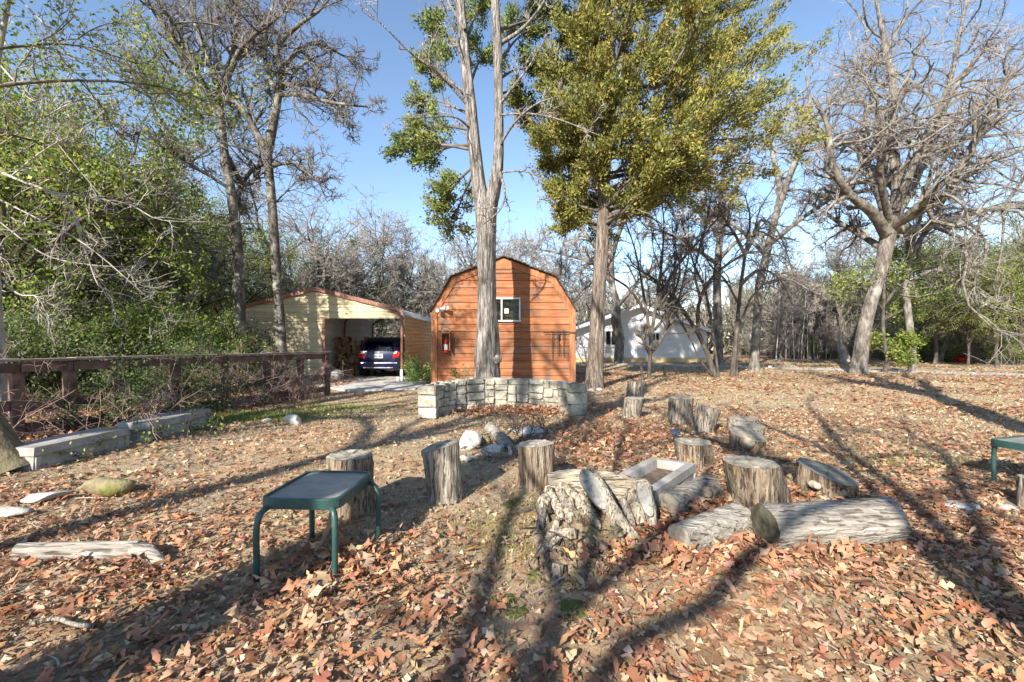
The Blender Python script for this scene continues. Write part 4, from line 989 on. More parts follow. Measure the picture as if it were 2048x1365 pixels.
place(0, SHR, [px(x, y) for x, y in ((60, 10.2), (170, 11.2), (250, 12.4), (330, 12.8), (400, 13.6), (20, 12), (120, 13.5), (440, 14.6), (-60, 10.5), (280, 15.5), (200, 16), (360, 17), (80, 15), (150, 9.6), (235, 10.4), (320, 11.4), (60, 8.9), (430, 12.6))], [(140, 'low leafy shrub behind the fence near the black metal frame'), (290, 'low leafy shrub behind the fence and the holly bushes'), (9999, 'low leafy shrub between the fence and the twin oaks')], 'shrubs behind the fence', .7, 1.05, 'shrub', 'shrub')
# behind the shed and house, and the right-hand wood
mid = [px(x, y) for x, y in ((935, 30), (1010, 27), (1070, 33), (1130, 36), (1180, 44), (1260, 48), (1340, 48), (1400, 46), (980, 42), (890, 27), (1090, 24), (1480, 44), (1560, 40), (1620, 36), (1300, 50), (860, 44))]
place(1, BARE, mid, [(1000, 'bare oak rising between the carport and the shed roof'), (1160, 'bare oak rising behind the right of the shed roof'), (1420, 'bare oak rising behind the roof of the white house'), (9999, 'bare oak in the wood right of the white house')], 'bare oaks behind the buildings', .68, 1.0, 'bare_oak')
right = [px(x, y) for x, y in ((1590, 38), (1660, 42), (1700, 36), (1760, 40), (1840, 36), (1900, 40), (1960, 33), (2020, 37), (2080, 30), (1880, 30), (2150, 36), (1990, 44), (1640, 48), (1740, 50), (2100, 42))]
place(2, BARE, right, [(1720, 'bare oak in the wood behind the pale saplings'), (1900, 'bare oak in the wood behind the massive oak'), (9999, 'bare oak in the wood behind the brush heap')], 'bare oaks of the right wood', .75, 1.1, 'bare_oak')
place(1, GRN, [px(x, y) for x, y in ((1880, 33), (1940, 28), (2010, 31), (1830, 38), (2070, 27), (1970, 36), (1780, 41), (1650, 43), (1560, 47), (2040, 38), (1500, 50), (1600, 52), (2120, 32), (1935, 25.5), (1995, 24.5), (2055, 23.5), (1870, 28))], [(1700, 'leafy evergreen tree in the wood behind the pale saplings'), (1900, 'leafy evergreen tree in the wood behind the massive oak'), (9999, 'leafy evergreen tree in the wood behind the brush heap')], 'evergreen trees of the right wood', .85, 1.2, 'evergreen_tree')
place(0, BRU, [px(x, y) for x, y in ((1540, 40), (1570, 37), (1610, 39), (1640, 36), (1670, 40), (1700, 38), (1740, 37), (1790, 36), (1840, 34), (1880, 33), (1920, 32), (1960, 30), (2000, 29), (2040, 28), (2080, 27), (1860, 40), (1930, 37), (1990, 35), (1590, 44), (1500, 46))], 'twiggy grey brush thicket at the wood edge beyond the drive', 'brush along the right wood', .8, 1.25, 'brush_thicket', 'shrub')
place(0, SHR, [px(x, y) for x, y in ((1620, 37), (1800, 33), (1850, 31), (1900, 30.5), (1980, 29.5), (2035, 26.5), (1720, 39), (1670, 37), (1940, 34))], 'low green shrub at the wood edge beyond the drive', 'shrubs along the right wood', .7, 1.1, 'shrub', 'shrub')
place(1, BRU, [px(x, y) for x, y in ((700, 26), (760, 27), (830, 28), (600, 24), (520, 23), (300, 16), (160, 14.5), (390, 15))], 'twiggy grey brush thicket behind the carport and fence', 'brush behind the carport', .8, 1.2, 'brush_thicket', 'shrub')
# thin pale poles of the sapling stand beyond the drive
for k in range(16):
    x = 1550 + k * 7.5 + rng.uniform(-4, 4); Y = rng.uniform(34, 38); p = px(x, Y); h = rng.uniform(4, 6.5)
    P, R = grow(np.array([[0, 0, -.05]]), np.array([[rng.normal(0, .05), rng.normal(0, .05), 1]]), np.array([h]), np.array([.045]), np.array([.012]), 12, .03, (0, 0, .05), rng)
    ms = tree_meshes('pole%d' % k, [(P[0], R[0])], [(P[0][4:], R[0][4:] * .8)], rng, M['bark_pale'], M['bark_twig'], dict(n2=10, n3=4, n4=2, l2=.28, twr=.009, K4=2), tn=6)
    plant('pale_sapling', 'thin pale bare sapling in the stand beyond the gravel drive', 'tree', ms, (*p, 0), 0, 1, 'pale saplings beyond the drive')

# far wood that closes the view, too far and dense to tell trunks apart
n = 52000; a = Acc()
ang = rng.uniform(-1.05, 1.05, n); dist = rng.uniform(52, 75, n)
C = np.column_stack([np.sin(ang) * dist, np.cos(ang) * dist, np.zeros(n)])
top = 6.0 + 1.8 * wnoise(ang * 40, dist * .1, 5) + 1.0 * wnoise(ang * 130, dist * .1, 6)
C[:, 2] = rng.uniform(0, 1, n) ** 1.25 * top
D = rng.standard_normal((n, 3)) * .7 + np.array([0, 0, .9])
s = rng.uniform(.5, 1.5, n); V, Q = tri_cards(C, D, s, s * rng.uniform(.03, .2, n), rng)
col = pick([(.24, .205, .175), (.34, .3, .26), (.15, .13, .11), (.14, .16, .05), (.2, .22, .07), (.42, .38, .34)], n, rng)
a.add(V, Q, np.repeat(col, 3, 0))
tag(a.mk('far_wood', M['blade']), 'far grey and green wood closing the view all round', 'wood', kind='stuff')
# ------------------------------------------------------------------ stone wall
M['stone'] = mat('stone', [(.25, (.12, .105, .075)), (.42, (.30, .27, .205)), (.55, (.48, .44, .35)), (.75, (.62, .58, .49))], 5, bump=.8, bscale=16, dist=.03, rough=.95, rand=.3, layer=((.115, .105, .085), 2.4, .50, .66, .75))
M['mortar'] = mat('mortar', ramp3((.1, .09, .07), (.2, .18, .14), (.3, .27, .21)), 12, bump=.6)
M['white_rock'] = mat('white_rock', [(.28, (.2, .185, .16)), (.45, (.46, .44, .40)), (.7, (.66, .65, .61))], 5, bump=.8, bscale=12, dist=.03, rough=.9, layer=((.3, .26, .22), 3, .55, .7, .6))
M['grey_rock'] = mat('grey_rock', ramp3((.2, .18, .16), (.36, .34, .31), (.5, .48, .45)), 5, bump=.8, bscale=12, dist=.03, rough=.95)
M['moss_rock'] = mat('moss_rock', [(.35, (.17, .14, .09)), (.48, (.24, .20, .11)), (.58, (.16, .16, .04)), (.75, (.22, .21, .06))], 4, bump=.7, bscale=20, dist=.03, rough=.95)
rng = np.random.default_rng(31)
def cobble(c, ax, ay, s, mat_, parent, name='stone', rough=.12, b=.22):
    """irregular rounded block, axes ax, ay (unit, horizontal), sizes s"""
    V, F2 = bev(boxv((0, 0, 0), (1, 1, 1)), BOXF, b, 2)
    V = V * (1 + rough * rng.uniform(-1, 1, (len(V), 1))) + rough * .3 * rng.standard_normal(V.shape)
    az = np.array([0, 0, 1.0])
    W_ = np.asarray(c) + np.outer(V[:, 0] * s[0], ax) + np.outer(V[:, 1] * s[1], ay) + np.outer(V[:, 2] * s[2], az)
    return mk(name, W_, F2, mat_, parent, smooth=False)
p1, p2, p3 = np.array([-1.33, 8.14]), np.array([-.10, 9.22]), np.array([1.04, 8.46])
d_ = 2 * (p1[0] * (p2[1] - p3[1]) + p2[0] * (p3[1] - p1[1]) + p3[0] * (p1[1] - p2[1]))
s1, s2, s3 = p1 @ p1, p2 @ p2, p3 @ p3
wc = np.array([(s1 * (p2[1] - p3[1]) + s2 * (p3[1] - p1[1]) + s3 * (p1[1] - p2[1])) / d_, (s1 * (p3[0] - p2[0]) + s2 * (p1[0] - p3[0]) + s3 * (p2[0] - p1[0])) / d_])
wr = np.linalg.norm(p1 - wc); a0 = math.atan2(*(p1 - wc)[::-1]); a1 = math.atan2(*(p3 - wc)[::-1])
if a0 < 0: a0 += 2 * np.pi
if a1 > a0: a1 -= 2 * np.pi
arc = wr * (a0 - a1); TH = .30
wall = thing('stone_wall', 'curved low wall of pale rough limestone blocks in front of the shed', 'wall', (*p2, 0))
ks = np.linspace(0, 1, 40); V = []
for u in ks:
    an = a0 + (a1 - a0) * u; rd = np.array([math.cos(an), math.sin(an)])
    for r_, z in ((wr + .03, 0), (wr + .03, .52), (wr + TH - .03, .52), (wr + TH - .03, 0)): q = wc + rd * r_; V.append((*q, z))
Q = [(4 * i + j, 4 * i + (j + 1) % 4, 4 * i + 4 + (j + 1) % 4, 4 * i + 4 + j) for i in range(39) for j in range(4)]
mk('mortar_core', V, Q + [(0, 1, 2, 3), (159, 158, 157, 156)], M['mortar'], wall)
WH = .60
def wstone(u0, u1, z0_, z1_, face):
    um = (u0 + u1) / 2; an = a0 + (a1 - a0) * um; rd = np.array([math.cos(an), math.sin(an), 0]); tg_ = np.array([-rd[1], rd[0], 0])
    L = (u1 - u0) * arc; w_ = TH * .5; r_ = (wr + w_ / 2 + rng.uniform(-.03, .012)) if face == 0 else (wr + TH - w_ / 2)
    cobble([*(wc + rd[:2] * r_), (z0_ + z1_) / 2], tg_, rd, (L * (1.0 if face == 0 else 1.1) - rng.uniform(.012, .03), w_, z1_ - z0_ - rng.uniform(.012, .026)), M['stone'], wall, rough=.11, b=.15)
for face in (0, 1):
    u = 0.0
    while u < .985:
        w_ = rng.uniform(.2, .46) if u > .25 else rng.uniform(.18, .3)
        u2 = min(u + w_ / arc, 1.0)
        if 1 - u2 < .06: u2 = 1.0
        nr = rng.choice([4, 4, 5]) if face == 0 else 3
        hs = rng.uniform(.7, 1.4, nr); zz = np.concatenate([[0], np.cumsum(hs) / hs.sum()]) * (WH - .02 + .03 * math.sin(u * 5) + .04 * u)
        for r_ in range(nr):
            if (u2 - u) * arc > .34 and rng.random() < .62:
                um = u + (u2 - u) * rng.uniform(.35, .65); wstone(u, um, zz[r_], zz[r_ + 1], face); wstone(um, u2, zz[r_], zz[r_ + 1], face)
            else: wstone(u, u2, zz[r_], zz[r_ + 1], face)
        u = u2
for an, sgn in ((a0, 1), (a1, -1)):                     # end faces
    rd = np.array([math.cos(an), math.sin(an), 0]); tg_ = np.array([-rd[1], rd[0], 0])
    for zb0, hh in ((0, .2), (.2, .22), (.42, .17)):
        cobble([*(wc + rd[:2] * (wr + TH / 2) + tg_[:2] * sgn * .07), zb0 + hh / 2], tg_, rd, (.2, TH + .03, hh - .015), M['stone'], wall, rough=.05, b=.1)

# ------------------------------------------------------------------ loose rocks
bm = bmesh.new(); bmesh.ops.create_icosphere(bm, subdivisions=3, radius=.5); IV = np.array([v.co[:] for v in bm.verts]); IF_ = [[v.index for v in f.verts] for f in bm.faces]; bm.free()
def rock(name, label, c, s, mat_, rz=0, cat='rock', group=None, cut=7, parent=None, tilt=0.0):
    V = IV.copy()
    for _ in range(cut):
        n_ = nrm(rng.standard_normal(3)); k = rng.uniform(.24, .42); d = V @ n_; V = V - np.outer(np.maximum(d - k, 0), n_)
    w = np.zeros(len(V))
    for f in (3, 6, 11, 19, 28): q = rng.standard_normal(3) * f; w += np.sin(V @ q + rng.uniform(0, 6)) / f ** .8
    V = V * (1 + .16 * w[:, None]) * np.asarray(s)
    cr, sr = math.cos(tilt), math.sin(tilt); V = np.column_stack([V[:, 0] * cr - V[:, 2] * sr, V[:, 1], V[:, 0] * sr + V[:, 2] * cr])
    cr, sr = math.cos(rz), math.sin(rz); V = np.column_stack([V[:, 0] * cr - V[:, 1] * sr, V[:, 0] * sr + V[:, 1] * cr, V[:, 2]])
    o = mk(name, V + np.asarray(c), IF_, mat_, parent, smooth=True)
    if parent is None: tag(o, label, cat, group)
    return o
def gp(px, py): p = G(px, py); return p
def grock(label, px, py, w, h, mat_, rz=0, dep=.8, group='fire ring rocks', tilt=0, name='rock', cut=8):
    p = G(px, py); wm = w * p[1] / F; hm_ = h * p[1] / F
    return rock(name, label, (p[0], p[1] + wm * dep * .4, hm_ * .42), (wm, wm * dep, hm_ * 1.05), mat_, rz, 'rock', group, cut, None, tilt)
grock('big white rough boulder of the fire ring beside the leaning stump', 936, 906, 52, 42, M['white_rock'], .3)
grock('low flat white rock of the fire ring beside the leaning stump', 932, 927, 36, 15, M['white_rock'], .2)
grock('rounded oblong white rock at the front of the fire ring', 992, 922, 64, 30, M['white_rock'], .1, .6, cut=4)
grock('grey hollowed rock at the back left of the fire ring', 936, 875, 26, 15, M['grey_rock'], .5)
grock('pale flat-topped rock at the back right of the fire ring', 1062, 878, 54, 24, M['white_rock'], .0, .6)
grock('small grey chip beside the flat-topped fire ring rock', 1088, 880, 20, 12, M['grey_rock'], .4)
grock('yellowish stone block leaning in the middle of the fire ring', 970, 896, 26, 26, M['moss_rock'], .6)
grock('white rock half hidden behind the middle of the fire ring', 990, 872, 24, 12, M['white_rock'], .2)
grock('squat white rock behind the big boulder of the fire ring', 952, 884, 30, 20, M['white_rock'], .9)
grock('upright grey rock left of the fire ring twigs', 1003, 886, 22, 22, M['grey_rock'], 1.1)
grock('pale angular rock between the fire ring log and the tan stump', 1040, 906, 28, 18, M['white_rock'], .7)
grock('low pale slab at the back of the fire ring', 1032, 868, 34, 10, M['white_rock'], .1)
grock('small white pebble in the leaves beside the fire ring boulder', 952, 914, 12, 6, M['white_rock'], .2)
M['wood_grey'] = mat('wood_grey', [(.32, (.055, .042, .032)), (.46, (.19, .155, .12)), (.6, (.33, .285, .23)), (.78, (.45, .41, .35))], 5, (5, 5, .45), bump=.9, bscale=10, dist=.03, detail=10, warp=.3, crack=.8)
M['wood_x'] = mat('wood_x', [(.32, (.08, .068, .055)), (.45, (.24, .21, .175)), (.6, (.35, .315, .27)), (.78, (.46, .43, .38))], 5, (.5, 5, 5), bump=.9, bscale=10, dist=.03, detail=10, warp=.3, crack=.7)
def mat_axis(name, ramp_, axis_unused=None): return mat(name, ramp_, 7, bump=.8, bscale=20, dist=.02, detail=10)
M['wood_free'] = mat('wood_free', [(.32, (.10, .075, .05)), (.46, (.28, .225, .16)), (.6, (.42, .355, .265)), (.78, (.54, .49, .40))], 7, bump=.9, bscale=18, dist=.03, detail=10, layer=((.22, .20, .07), 3, .58, .7, .6))
M['cut_wood'] = mat('cut_wood', [(.3, (.10, .088, .07)), (.5, (.24, .21, .17)), (.7, (.36, .32, .26))], 9, bump=.6, bscale=30, dist=.01, layer=((.2, .2, .1), 4, .5, .7, .5))
V, Q = tubes([spline([(*(gp(1010, 925) + (0, 0, .14)), .035), (*(gp(1023, 900) + (0, 0, .03)), .035)], 6)[0]], [[.04] * 6], 8)
tag(mk('firewood_stick', V, None, M['white_rock'], Q=Q), 'short white stick standing beside the fire ring log', 'stick')
def log_obj(name, label, p, q, r0, r1, cat='log', mat_=None, knots=(), group=None, cutm=None, n=22, K=16, flute=.05, seg_noise=.03, end_tilt=0):
    """a log from p to q: bark tube, two cut ends, knots"""
    p, q = np.array(p, float), np.array(q, float); d = nrm(q - p)
    t = thing(name, label, cat, tuple(((p + q) / 2) * (1, 1, 0)), group)
    u = np.linspace(0, 1, K)[:, None]; P = p + (q - p) * u; R = r0 + (r1 - r0) * u[:, 0]
    V, Q_ = flare_trunk(P, R, n, rng, flute)
    body = mk('bark', V, None, mat_ or M['wood_x'], t, Q=Q_, smooth=True)
    Vr = V.reshape(K, n, 3)
    for e, c, dd in ((0, p, -d), (K - 1, q, d)):
        ring = Vr[e] + dd * .002
        vs = np.vstack([ring, c + (ring - c) * .55 + dd * .006, c[None] + dd * .004])
        fs = [(i, (i + 1) % n, n + (i + 1) % n, n + i) for i in range(n)] + [(n + i, n + (i + 1) % n, 2 * n) for i in range(n)]
        if e == 0: fs = [f[::-1] for f in fs]
        mk('cut_end', vs, fs, cutm or M['cut_wood'], t)
    for (kp_, kr, kd) in knots:
        a_ = np.array(kp_); b_ = a_ + nrm(np.array(kd)) * kr * .9
        V, Q_ = tubes([[a_, (a_ + b_) / 2, b_, b_ + nrm(np.array(kd)) * .004]], [[kr * 1.5, kr * 1.15, kr, .002]], 10, .06, rng); mk('knot', V, None, M['wood_free'], t, Q=Q_, smooth=True)
    return t
log_obj('firewood_log', 'grey split log leaning across the fire ring rocks', gp(1022, 912) + (0, 0, .07), gp(975, 893) + (.02, .12, .22), .06, .075, mat_=M['stump_brown'] if 'stump_brown' in M else M['wood_x'])

grock('round lichened boulder beside the carport jamb', 664, 763, 36, 27, M['grey_rock'], .3, .9, 'boulders by the carport', cut=3, name='boulder')
grock('pinkish boulder behind the round one beside the carport jamb', 653, 752, 34, 22, M['grey_rock'], .8, .9, 'boulders by the carport', cut=4, name='boulder')
grock('mossy yellow green flat stone in the leaves below the concrete trough', 196, 998, 108, 42, M['moss_rock'], .25, .5, None, .06, cut=4)
grock('flat grey slate stone in the leaves beside the mossy stone', 76, 1008, 86, 22, M['grey_rock'], .3, .6, None, .05)
grock('low grey stone at the foot of the leaning trunk', 6, 1040, 70, 24, M['grey_rock'], .1, .6, None)
grock('pale flat stone in the leaves under the right green table', 1962, 1036, 92, 24, M['white_rock'], -.05, .7, None, 0)
grock('grey mossy stone at the foot of the right-hand stump', 2030, 1036, 40, 26, M['grey_rock'], .1, .8, None)
grock('bleached split rock by the grass below the bramble', 582, 852, 50, 22, M['white_rock'], -.2, .6, None, -.12)
grock('small bleached rock beside the split rock by the grass', 533, 848, 22, 11, M['white_rock'], .2, .7, None)
grock('small pale stone at the foot of the golden cedar, left one', 1184, 785, 11, 9, M['white_rock'], .2, .9, None)
grock('small pale stone at the foot of the golden cedar, right one', 1199, 782, 12, 6, M['white_rock'], .2, .9, None)
grock('white stone beside the drive in front of the pale saplings', 1558, 724, 12, 6, M['white_rock'], .2, .9, None)
grock('little white stone in the grass beside the straight oak', 1541, 737, 8, 6, M['white_rock'], .2, .9, None)

# ------------------------------------------------------------------ stumps and logs used as seats
M['stump_a'] = M['wood_grey']
M['cut_dark'] = mat('cut_dark', [(.35, (.03, .026, .018)), (.5, (.075, .068, .045)), (.7, (.15, .135, .09))], 9, bump=.6, bscale=30, dist=.01)
M['stump_brown'] = mat('stump_brown', [(.32, (.045, .032, .022)), (.45, (.17, .122, .082)), (.58, (.31, .24, .17)), (.75, (.44, .37, .285))], 5, (5, 5, .4), bump=1, bscale=10, dist=.035, detail=10, warp=.3, crack=.8, layer=((.42, .24, .09), 3.0, .56, .7, .5))
def stump(label, pxb, pyb, wb, wt, pxt, pyt, tiltx=0.0, tilty=0.0, mat_='stump_a', knots=(), flare=1.12, n=40, group='stumps set out as seats', name='tree_stump', flute=.05, zb=-.03):
    pf = G(pxb, pyb); wb, wt = wb * .87, wt * .9; rb = wb / 2 * pf[1] / F; c = np.array([pf[0], pf[1] + rb * .85, 0]); c[0] = (pxb - 1024) * c[1] / F
    rt = wt / 2 * c[1] / F; h = CAMH - (pyt - HY) * c[1] / F; tx = (pxt - 1024) * c[1] / F
    c[2] = float(gz(c[0], c[1]))
    t = thing(name, label, 'stump', tuple(c), group); K = 12
    u = np.linspace(0, 1, K); P = np.column_stack([np.full(K, c[0]), np.full(K, c[1]), c[2] + zb + (h - c[2] - zb) * u])
    R = rb + (rt - rb) * u; R[0] *= flare; R[1] *= 1 + (flare - 1) * .5
    V, Q_ = flare_trunk(P, R, n, rng, flute); Vr = V.reshape(K, n, 3)
    dx = Vr[..., 0] - P[:, None, 0]; dy = Vr[..., 1] - P[:, None, 1]
    Vr[..., 2] += (dx * tiltx + dy * tilty) * (u[:, None] ** 2); Vr[..., 0] += (tx - c[0]) * u[:, None]
    mk('bark', Vr.reshape(-1, 3), None, M[mat_], t, Q=Q_, smooth=True)
    top = P[-1]; ring = Vr[-1] + (0, 0, .002); cc = ring.mean(0)
    rings = [ring]; 
    for f, dz in ((.9, .008), (.6, -.004), (.3, .004)): rings.append(cc + (ring - cc) * f + (0, 0, dz) + .004 * rng.standard_normal(ring.shape) * (0, 0, 1))
    vs = np.vstack(rings + [cc[None]]); fs = []
    for r_ in range(3): fs += [(r_ * n + i, r_ * n + (i + 1) % n, (r_ + 1) * n + (i + 1) % n, (r_ + 1) * n + i) for i in range(n)]
    fs += [(3 * n + i, 3 * n + (i + 1) % n, 4 * n) for i in range(n)]
    mk('cut_top', vs, fs, M['cut_wood'], t)
    for kx, ky, kw_ in knots:
        a_ = A(kx, ky, c[1] - rt * .9); kr = kw_ / 2 * c[1] / F; b_ = a_ + np.array([0, -kr * .7, 0])
        V, Q_ = tubes([[a_ + (0, .06, 0), a_, b_, b_ + (0, -.004, 0)]], [[kr * 1.3, kr * 1.2, kr, .002]], 12, .05, rng); mk('knot', V, None, M['wood_free'], t, Q=Q_, smooth=True)
    return t
stump('fat rough-barked stump right behind the green side table', 706, 1030, 88, 94, 700, 911, 0, 0, 'stump_brown')
stump('tall stump leaning left with dark bark next to the fire ring boulder', 893, 1006, 82, 82, 880, 892, .28, 0, 'stump_a')
stump('upright tan stump with orange fungus beside the log of the fire ring', 1074, 984, 82, 74, 1071, 888, .06, 0, 'stump_brown')
stump('small slanting stump in front of the upright split slab', 1262, 837, 42, 45, 1269, 797, 0, 0, 'stump_a')
stump('straight-sided grey stump with a dark split, near the leaning short one', 1360, 850, 52, 50, 1363, 797, 0, 0, 'stump_a')
stump('leaning pale stump whose top slopes to the right', 1405, 870, 46, 52, 1418, 814, -.3, 0, 'stump_a')
stump('low stump rearmost of the three in a row near the solar light', 1484, 872, 62, 60, 1486, 838, 0, 0, 'stump_a')
stump('low stump in the middle of the three in a row near the solar light', 1494, 888, 64, 62, 1497, 852, 0, .1, 'stump_a')
stump('stump with a big round knot and a top sloping forward', 1493, 911, 72, 72, 1495, 868, -.15, .3, 'stump_brown', knots=((1496, 886, 20),))
stump('flaring stump with a curved grain beside the solar light', 1392, 942, 88, 76, 1387, 884, 0, 0, 'stump_brown', flare=1.25)
stump('biggest leaning stump with wide round top between the logs', 1530, 1046, 130, 110, 1500, 925, 0, 0, 'stump_brown', n=52, flute=.035)
stump('broad low stump with knots and a top sloping to the right', 1648, 1003, 118, 116, 1656, 944, -.28, .22, 'stump_brown', knots=((1634, 972, 11), (1684, 986, 13)), n=48)
stump('grey stump at the end of the yard under the right green table', 2062, 1030, 46, 40, 2060, 956, 0, 0, 'stump_a')
# upright split slab behind the small stump
pf = G(1272, 806); rr = 18 * pf[1] / F; K = 8; nn_ = 14
an = np.linspace(np.pi, 2 * np.pi, nn_); z1 = CAMH - (764 - HY) * pf[1] / F
V = []
for k in range(K):
    u = k / (K - 1)
    for a_ in an: V.append((pf[0] + .04 * u + rr * math.cos(a_) * (1 + .04 * rng.standard_normal()), pf[1] + .12 + rr * .7 * math.sin(a_) * (1 + .06 * rng.standard_normal()), -.03 + (z1 + .03) * u))
Fs = [(k * nn_ + i, k * nn_ + (i + 1) % nn_, (k + 1) * nn_ + (i + 1) % nn_, (k + 1) * nn_ + i) for k in range(K - 1) for i in range(nn_)] + [tuple(range((K - 1) * nn_, K * nn_))]
tag(mk('split_slab', V, Fs, M['wood_grey'], smooth=False), 'upright grey split log slab standing behind the small slanting stump', 'log')
gL = (0, 0)
log_obj('lying_log', 'long thick bleached log lying in the leaves in front of the stumps', G(1536, 1096) * (1, 1, 0) + (0, .04, .12), G(1788, 1082) * (1, 1, 0) + (0, .04, .135), .145, .145, n=36, K=30, flute=.035, knots=(), cutm=M['cut_dark'])
log_obj('lying_log', 'grey log with a round knot lying beside the long thick log', G(1362, 1105) * (1, 1, 0) + (0, .03, .06), G(1488, 1064) * (1, 1, 0) + (0, .04, .07), .10, .115, n=32, K=24, flute=.05, knots=((np.array(G(1428, 1080)) * (1, 1, 0) + (0, -.02, .125), .028, (0, -.7, .7)),))
log_obj('lying_log', 'half-buried grey log with branch stubs next to the uprooted stump', G(1336, 1040) * (1, 1, 0) + (0, .06, .065), G(1425, 1006) * (1, 1, 0) + (0, .08, .085), .125, .125, n=30, K=20, flute=.06,
        knots=((np.array(G(1385, 1025)) * (1, 1, 0) + (-.02, -.03, .14), .028, (-.2, -.7, .6)), (np.array(G(1412, 1018)) * (1, 1, 0) + (0, -.03, .15), .03, (.1, -.7, .6))))
log_obj('driftwood_log', 'white weathered branch lying in the leaves at the left', (-3.1, 2.86, .03), (-2.35, 2.86, .045), .055, .05, mat_=M['wood_x'], n=16, K=16, flute=.09)
V, Q = tubes([spline([(-2.37, 2.86, .045, .05), (-2.28, 2.84, .04, .05), (-2.15, 2.78, .015, .03), (-2.08, 2.73, .0, .006)], 12)[0]], [spline([(-2.37, 2.86, .045, .05), (-2.28, 2.84, .04, .05), (-2.15, 2.78, .015, .03), (-2.08, 2.73, .0, .006)], 12)[1]], 12, .05, rng)
tag(mk('driftwood_tip', V, None, M['wood_x'], Q=Q, smooth=True), 'broken white tip of branch at the end of the weathered branch', 'stick')

# ------------------------------------------------------------------ uprooted stump
us_ = thing('uprooted_stump', 'uprooted weathered stump with twisted roots and clay lying before the trough', 'stump', (.45, 3.2, 0))
M['root_z'] = mat('root_z', [(.32, (.09, .07, .048)), (.45, (.27, .22, .16)), (.58, (.42, .36, .27)), (.76, (.56, .51, .42))], 6, (6, 6, .6), bump=1, bscale=9, dist=.03, detail=10, warp=.5, crack=.8)
M['root_x'] = mat('root_x', [(.32, (.09, .07, .048)), (.45, (.27, .22, .16)), (.58, (.42, .36, .27)), (.76, (.56, .51, .42))], 6, (.6, 6, 6), bump=1, bscale=9, dist=.03, detail=10, warp=.5, crack=.8)
def root(name, rows, mat_='root_z', n=22, K=22, flute=.12, cap=True):
    P, R = spline(rows, K); V, Q_ = flare_trunk(P, R, n, rng, flute); o = mk(name, V, None, M[mat_], us_, Q=Q_, smooth=True)
    if cap:
        Vr = V.reshape(K, n, 3)
        for e in (0, K - 1):
            ring = Vr[e]; d = nrm(P[e] - P[1 if e == 0 else K - 2]); c = ring.mean(0)
            fs = [(i, (i + 1) % n, n) for i in range(n)]
            mk('cut_face', np.vstack([ring + d * .002, c[None] + d * .006]), fs if e else [f[::-1] for f in fs], M['cut_wood'], us_)
    return o
def aw(px_, py_, Y, r): return [*A(px_, py_, Y), r]
root('trunk', [aw(1098, 985, 3.55, .12), aw(1150, 980, 3.55, .13), aw(1210, 985, 3.5, .13), aw(1262, 992, 3.5, .12), aw(1300, 990, 3.5, .09)], 'root_x', n=36, K=30, flute=.13)
root('root', [aw(1120, 985, 3.5, .09), aw(1150, 1010, 3.35, .08), aw(1180, 1040, 3.2, .06), aw(1205, 1075, 3.1, .04)])
root('root', [aw(1100, 990, 3.35, .03), aw(1085, 1005, 3.3, .04), aw(1084, 1025, 3.28, .035), aw(1094, 1052, 3.2, .025), aw(1100, 1075, 3.1, .012)])
root('root', [aw(1108, 1070, 3.0, .045), aw(1100, 1090, 2.95, .05), aw(1085, 1110, 2.9, .045), aw(1078, 1130, 2.82, .03)])
root('root', [aw(1106, 1066, 3.0, .03), aw(1112, 1048, 3.02, .02), aw(1116, 1035, 3.05, .012)])
root('root', [aw(1108, 1070, 3.0, .035), aw(1130, 1068, 2.98, .035), aw(1152, 1066, 2.96, .03)])
root('limb', [aw(1184, 958, 3.34, .07), aw(1200, 985, 3.26, .075), aw(1222, 1020, 3.16, .06), aw(1250, 1055, 3.06, .045), aw(1284, 1090, 2.98, .028)], n=22, flute=.08)
root('limb', [aw(1288, 966, 3.3, .05), aw(1292, 990, 3.26, .052), aw(1300, 1020, 3.22, .045), aw(1304, 1052, 3.18, .035)], n=18, flute=.07)
root('limb', [aw(1262, 985, 3.3, .04), aw(1270, 1012, 3.22, .045), aw(1284, 1048, 3.14, .03)], n=18, flute=.09)
M['cut_grey'] = mat('cut_grey', [(.35, (.12, .11, .095)), (.46, (.25, .235, .2)), (.6, (.33, .31, .27)), (.75, (.4, .375, .33))], 14, bump=.8, bscale=40, dist=.008, warp=1.5)
def plate(c, ux, uy, rx, ry, nm='cut_face'):
    """sawn oval face, slightly domed, axes ux, uy"""
    n = 20; ux, uy = nrm(np.array(ux, float)), nrm(np.array(uy, float)); w = np.cross(ux, uy); an = np.linspace(0, 2 * np.pi, n, endpoint=False); V = []
    for f, d in ((1.0, -.03), (1.0, 0), (.55, .004)):
        for t in an: V.append(c + (ux * rx * math.cos(t) * (1 + .05 * math.sin(3 * t)) + uy * ry * math.sin(t)) * f + w * d)
    V.append(c + w * .005); Fs = [(k * n + i, k * n + (i + 1) % n, (k + 1) * n + (i + 1) % n, (k + 1) * n + i) for k in range(2) for i in range(n)] + [(2 * n + i, 2 * n + (i + 1) % n, 3 * n) for i in range(n)]
    mk(nm, V, Fs, M['cut_grey'], us_)
plate(A(1189, 978, 3.18), (.95, 0, -.1), (-.38, .5, .78), .075, .15)
plate(A(1291, 998, 3.19), (1, 0, -.05), (-.15, .5, .85), .045, .12)
root('root', [aw(1192, 1040, 3.1, .012), aw(1196, 1052, 3.05, .02), aw(1190, 1066, 3.05, .012)])
root('root', [aw(1117, 1128, 2.62, .035), aw(1114, 1150, 2.6, .034), aw(1110, 1178, 2.55, .028), aw(1107, 1200, 2.5, .015)], 'wood_grey', n=10, flute=.1)
root('root', [aw(1128, 1165, 2.6, .012), aw(1138, 1180, 2.55, .014), aw(1146, 1192, 2.5, .008)], 'wood_grey')
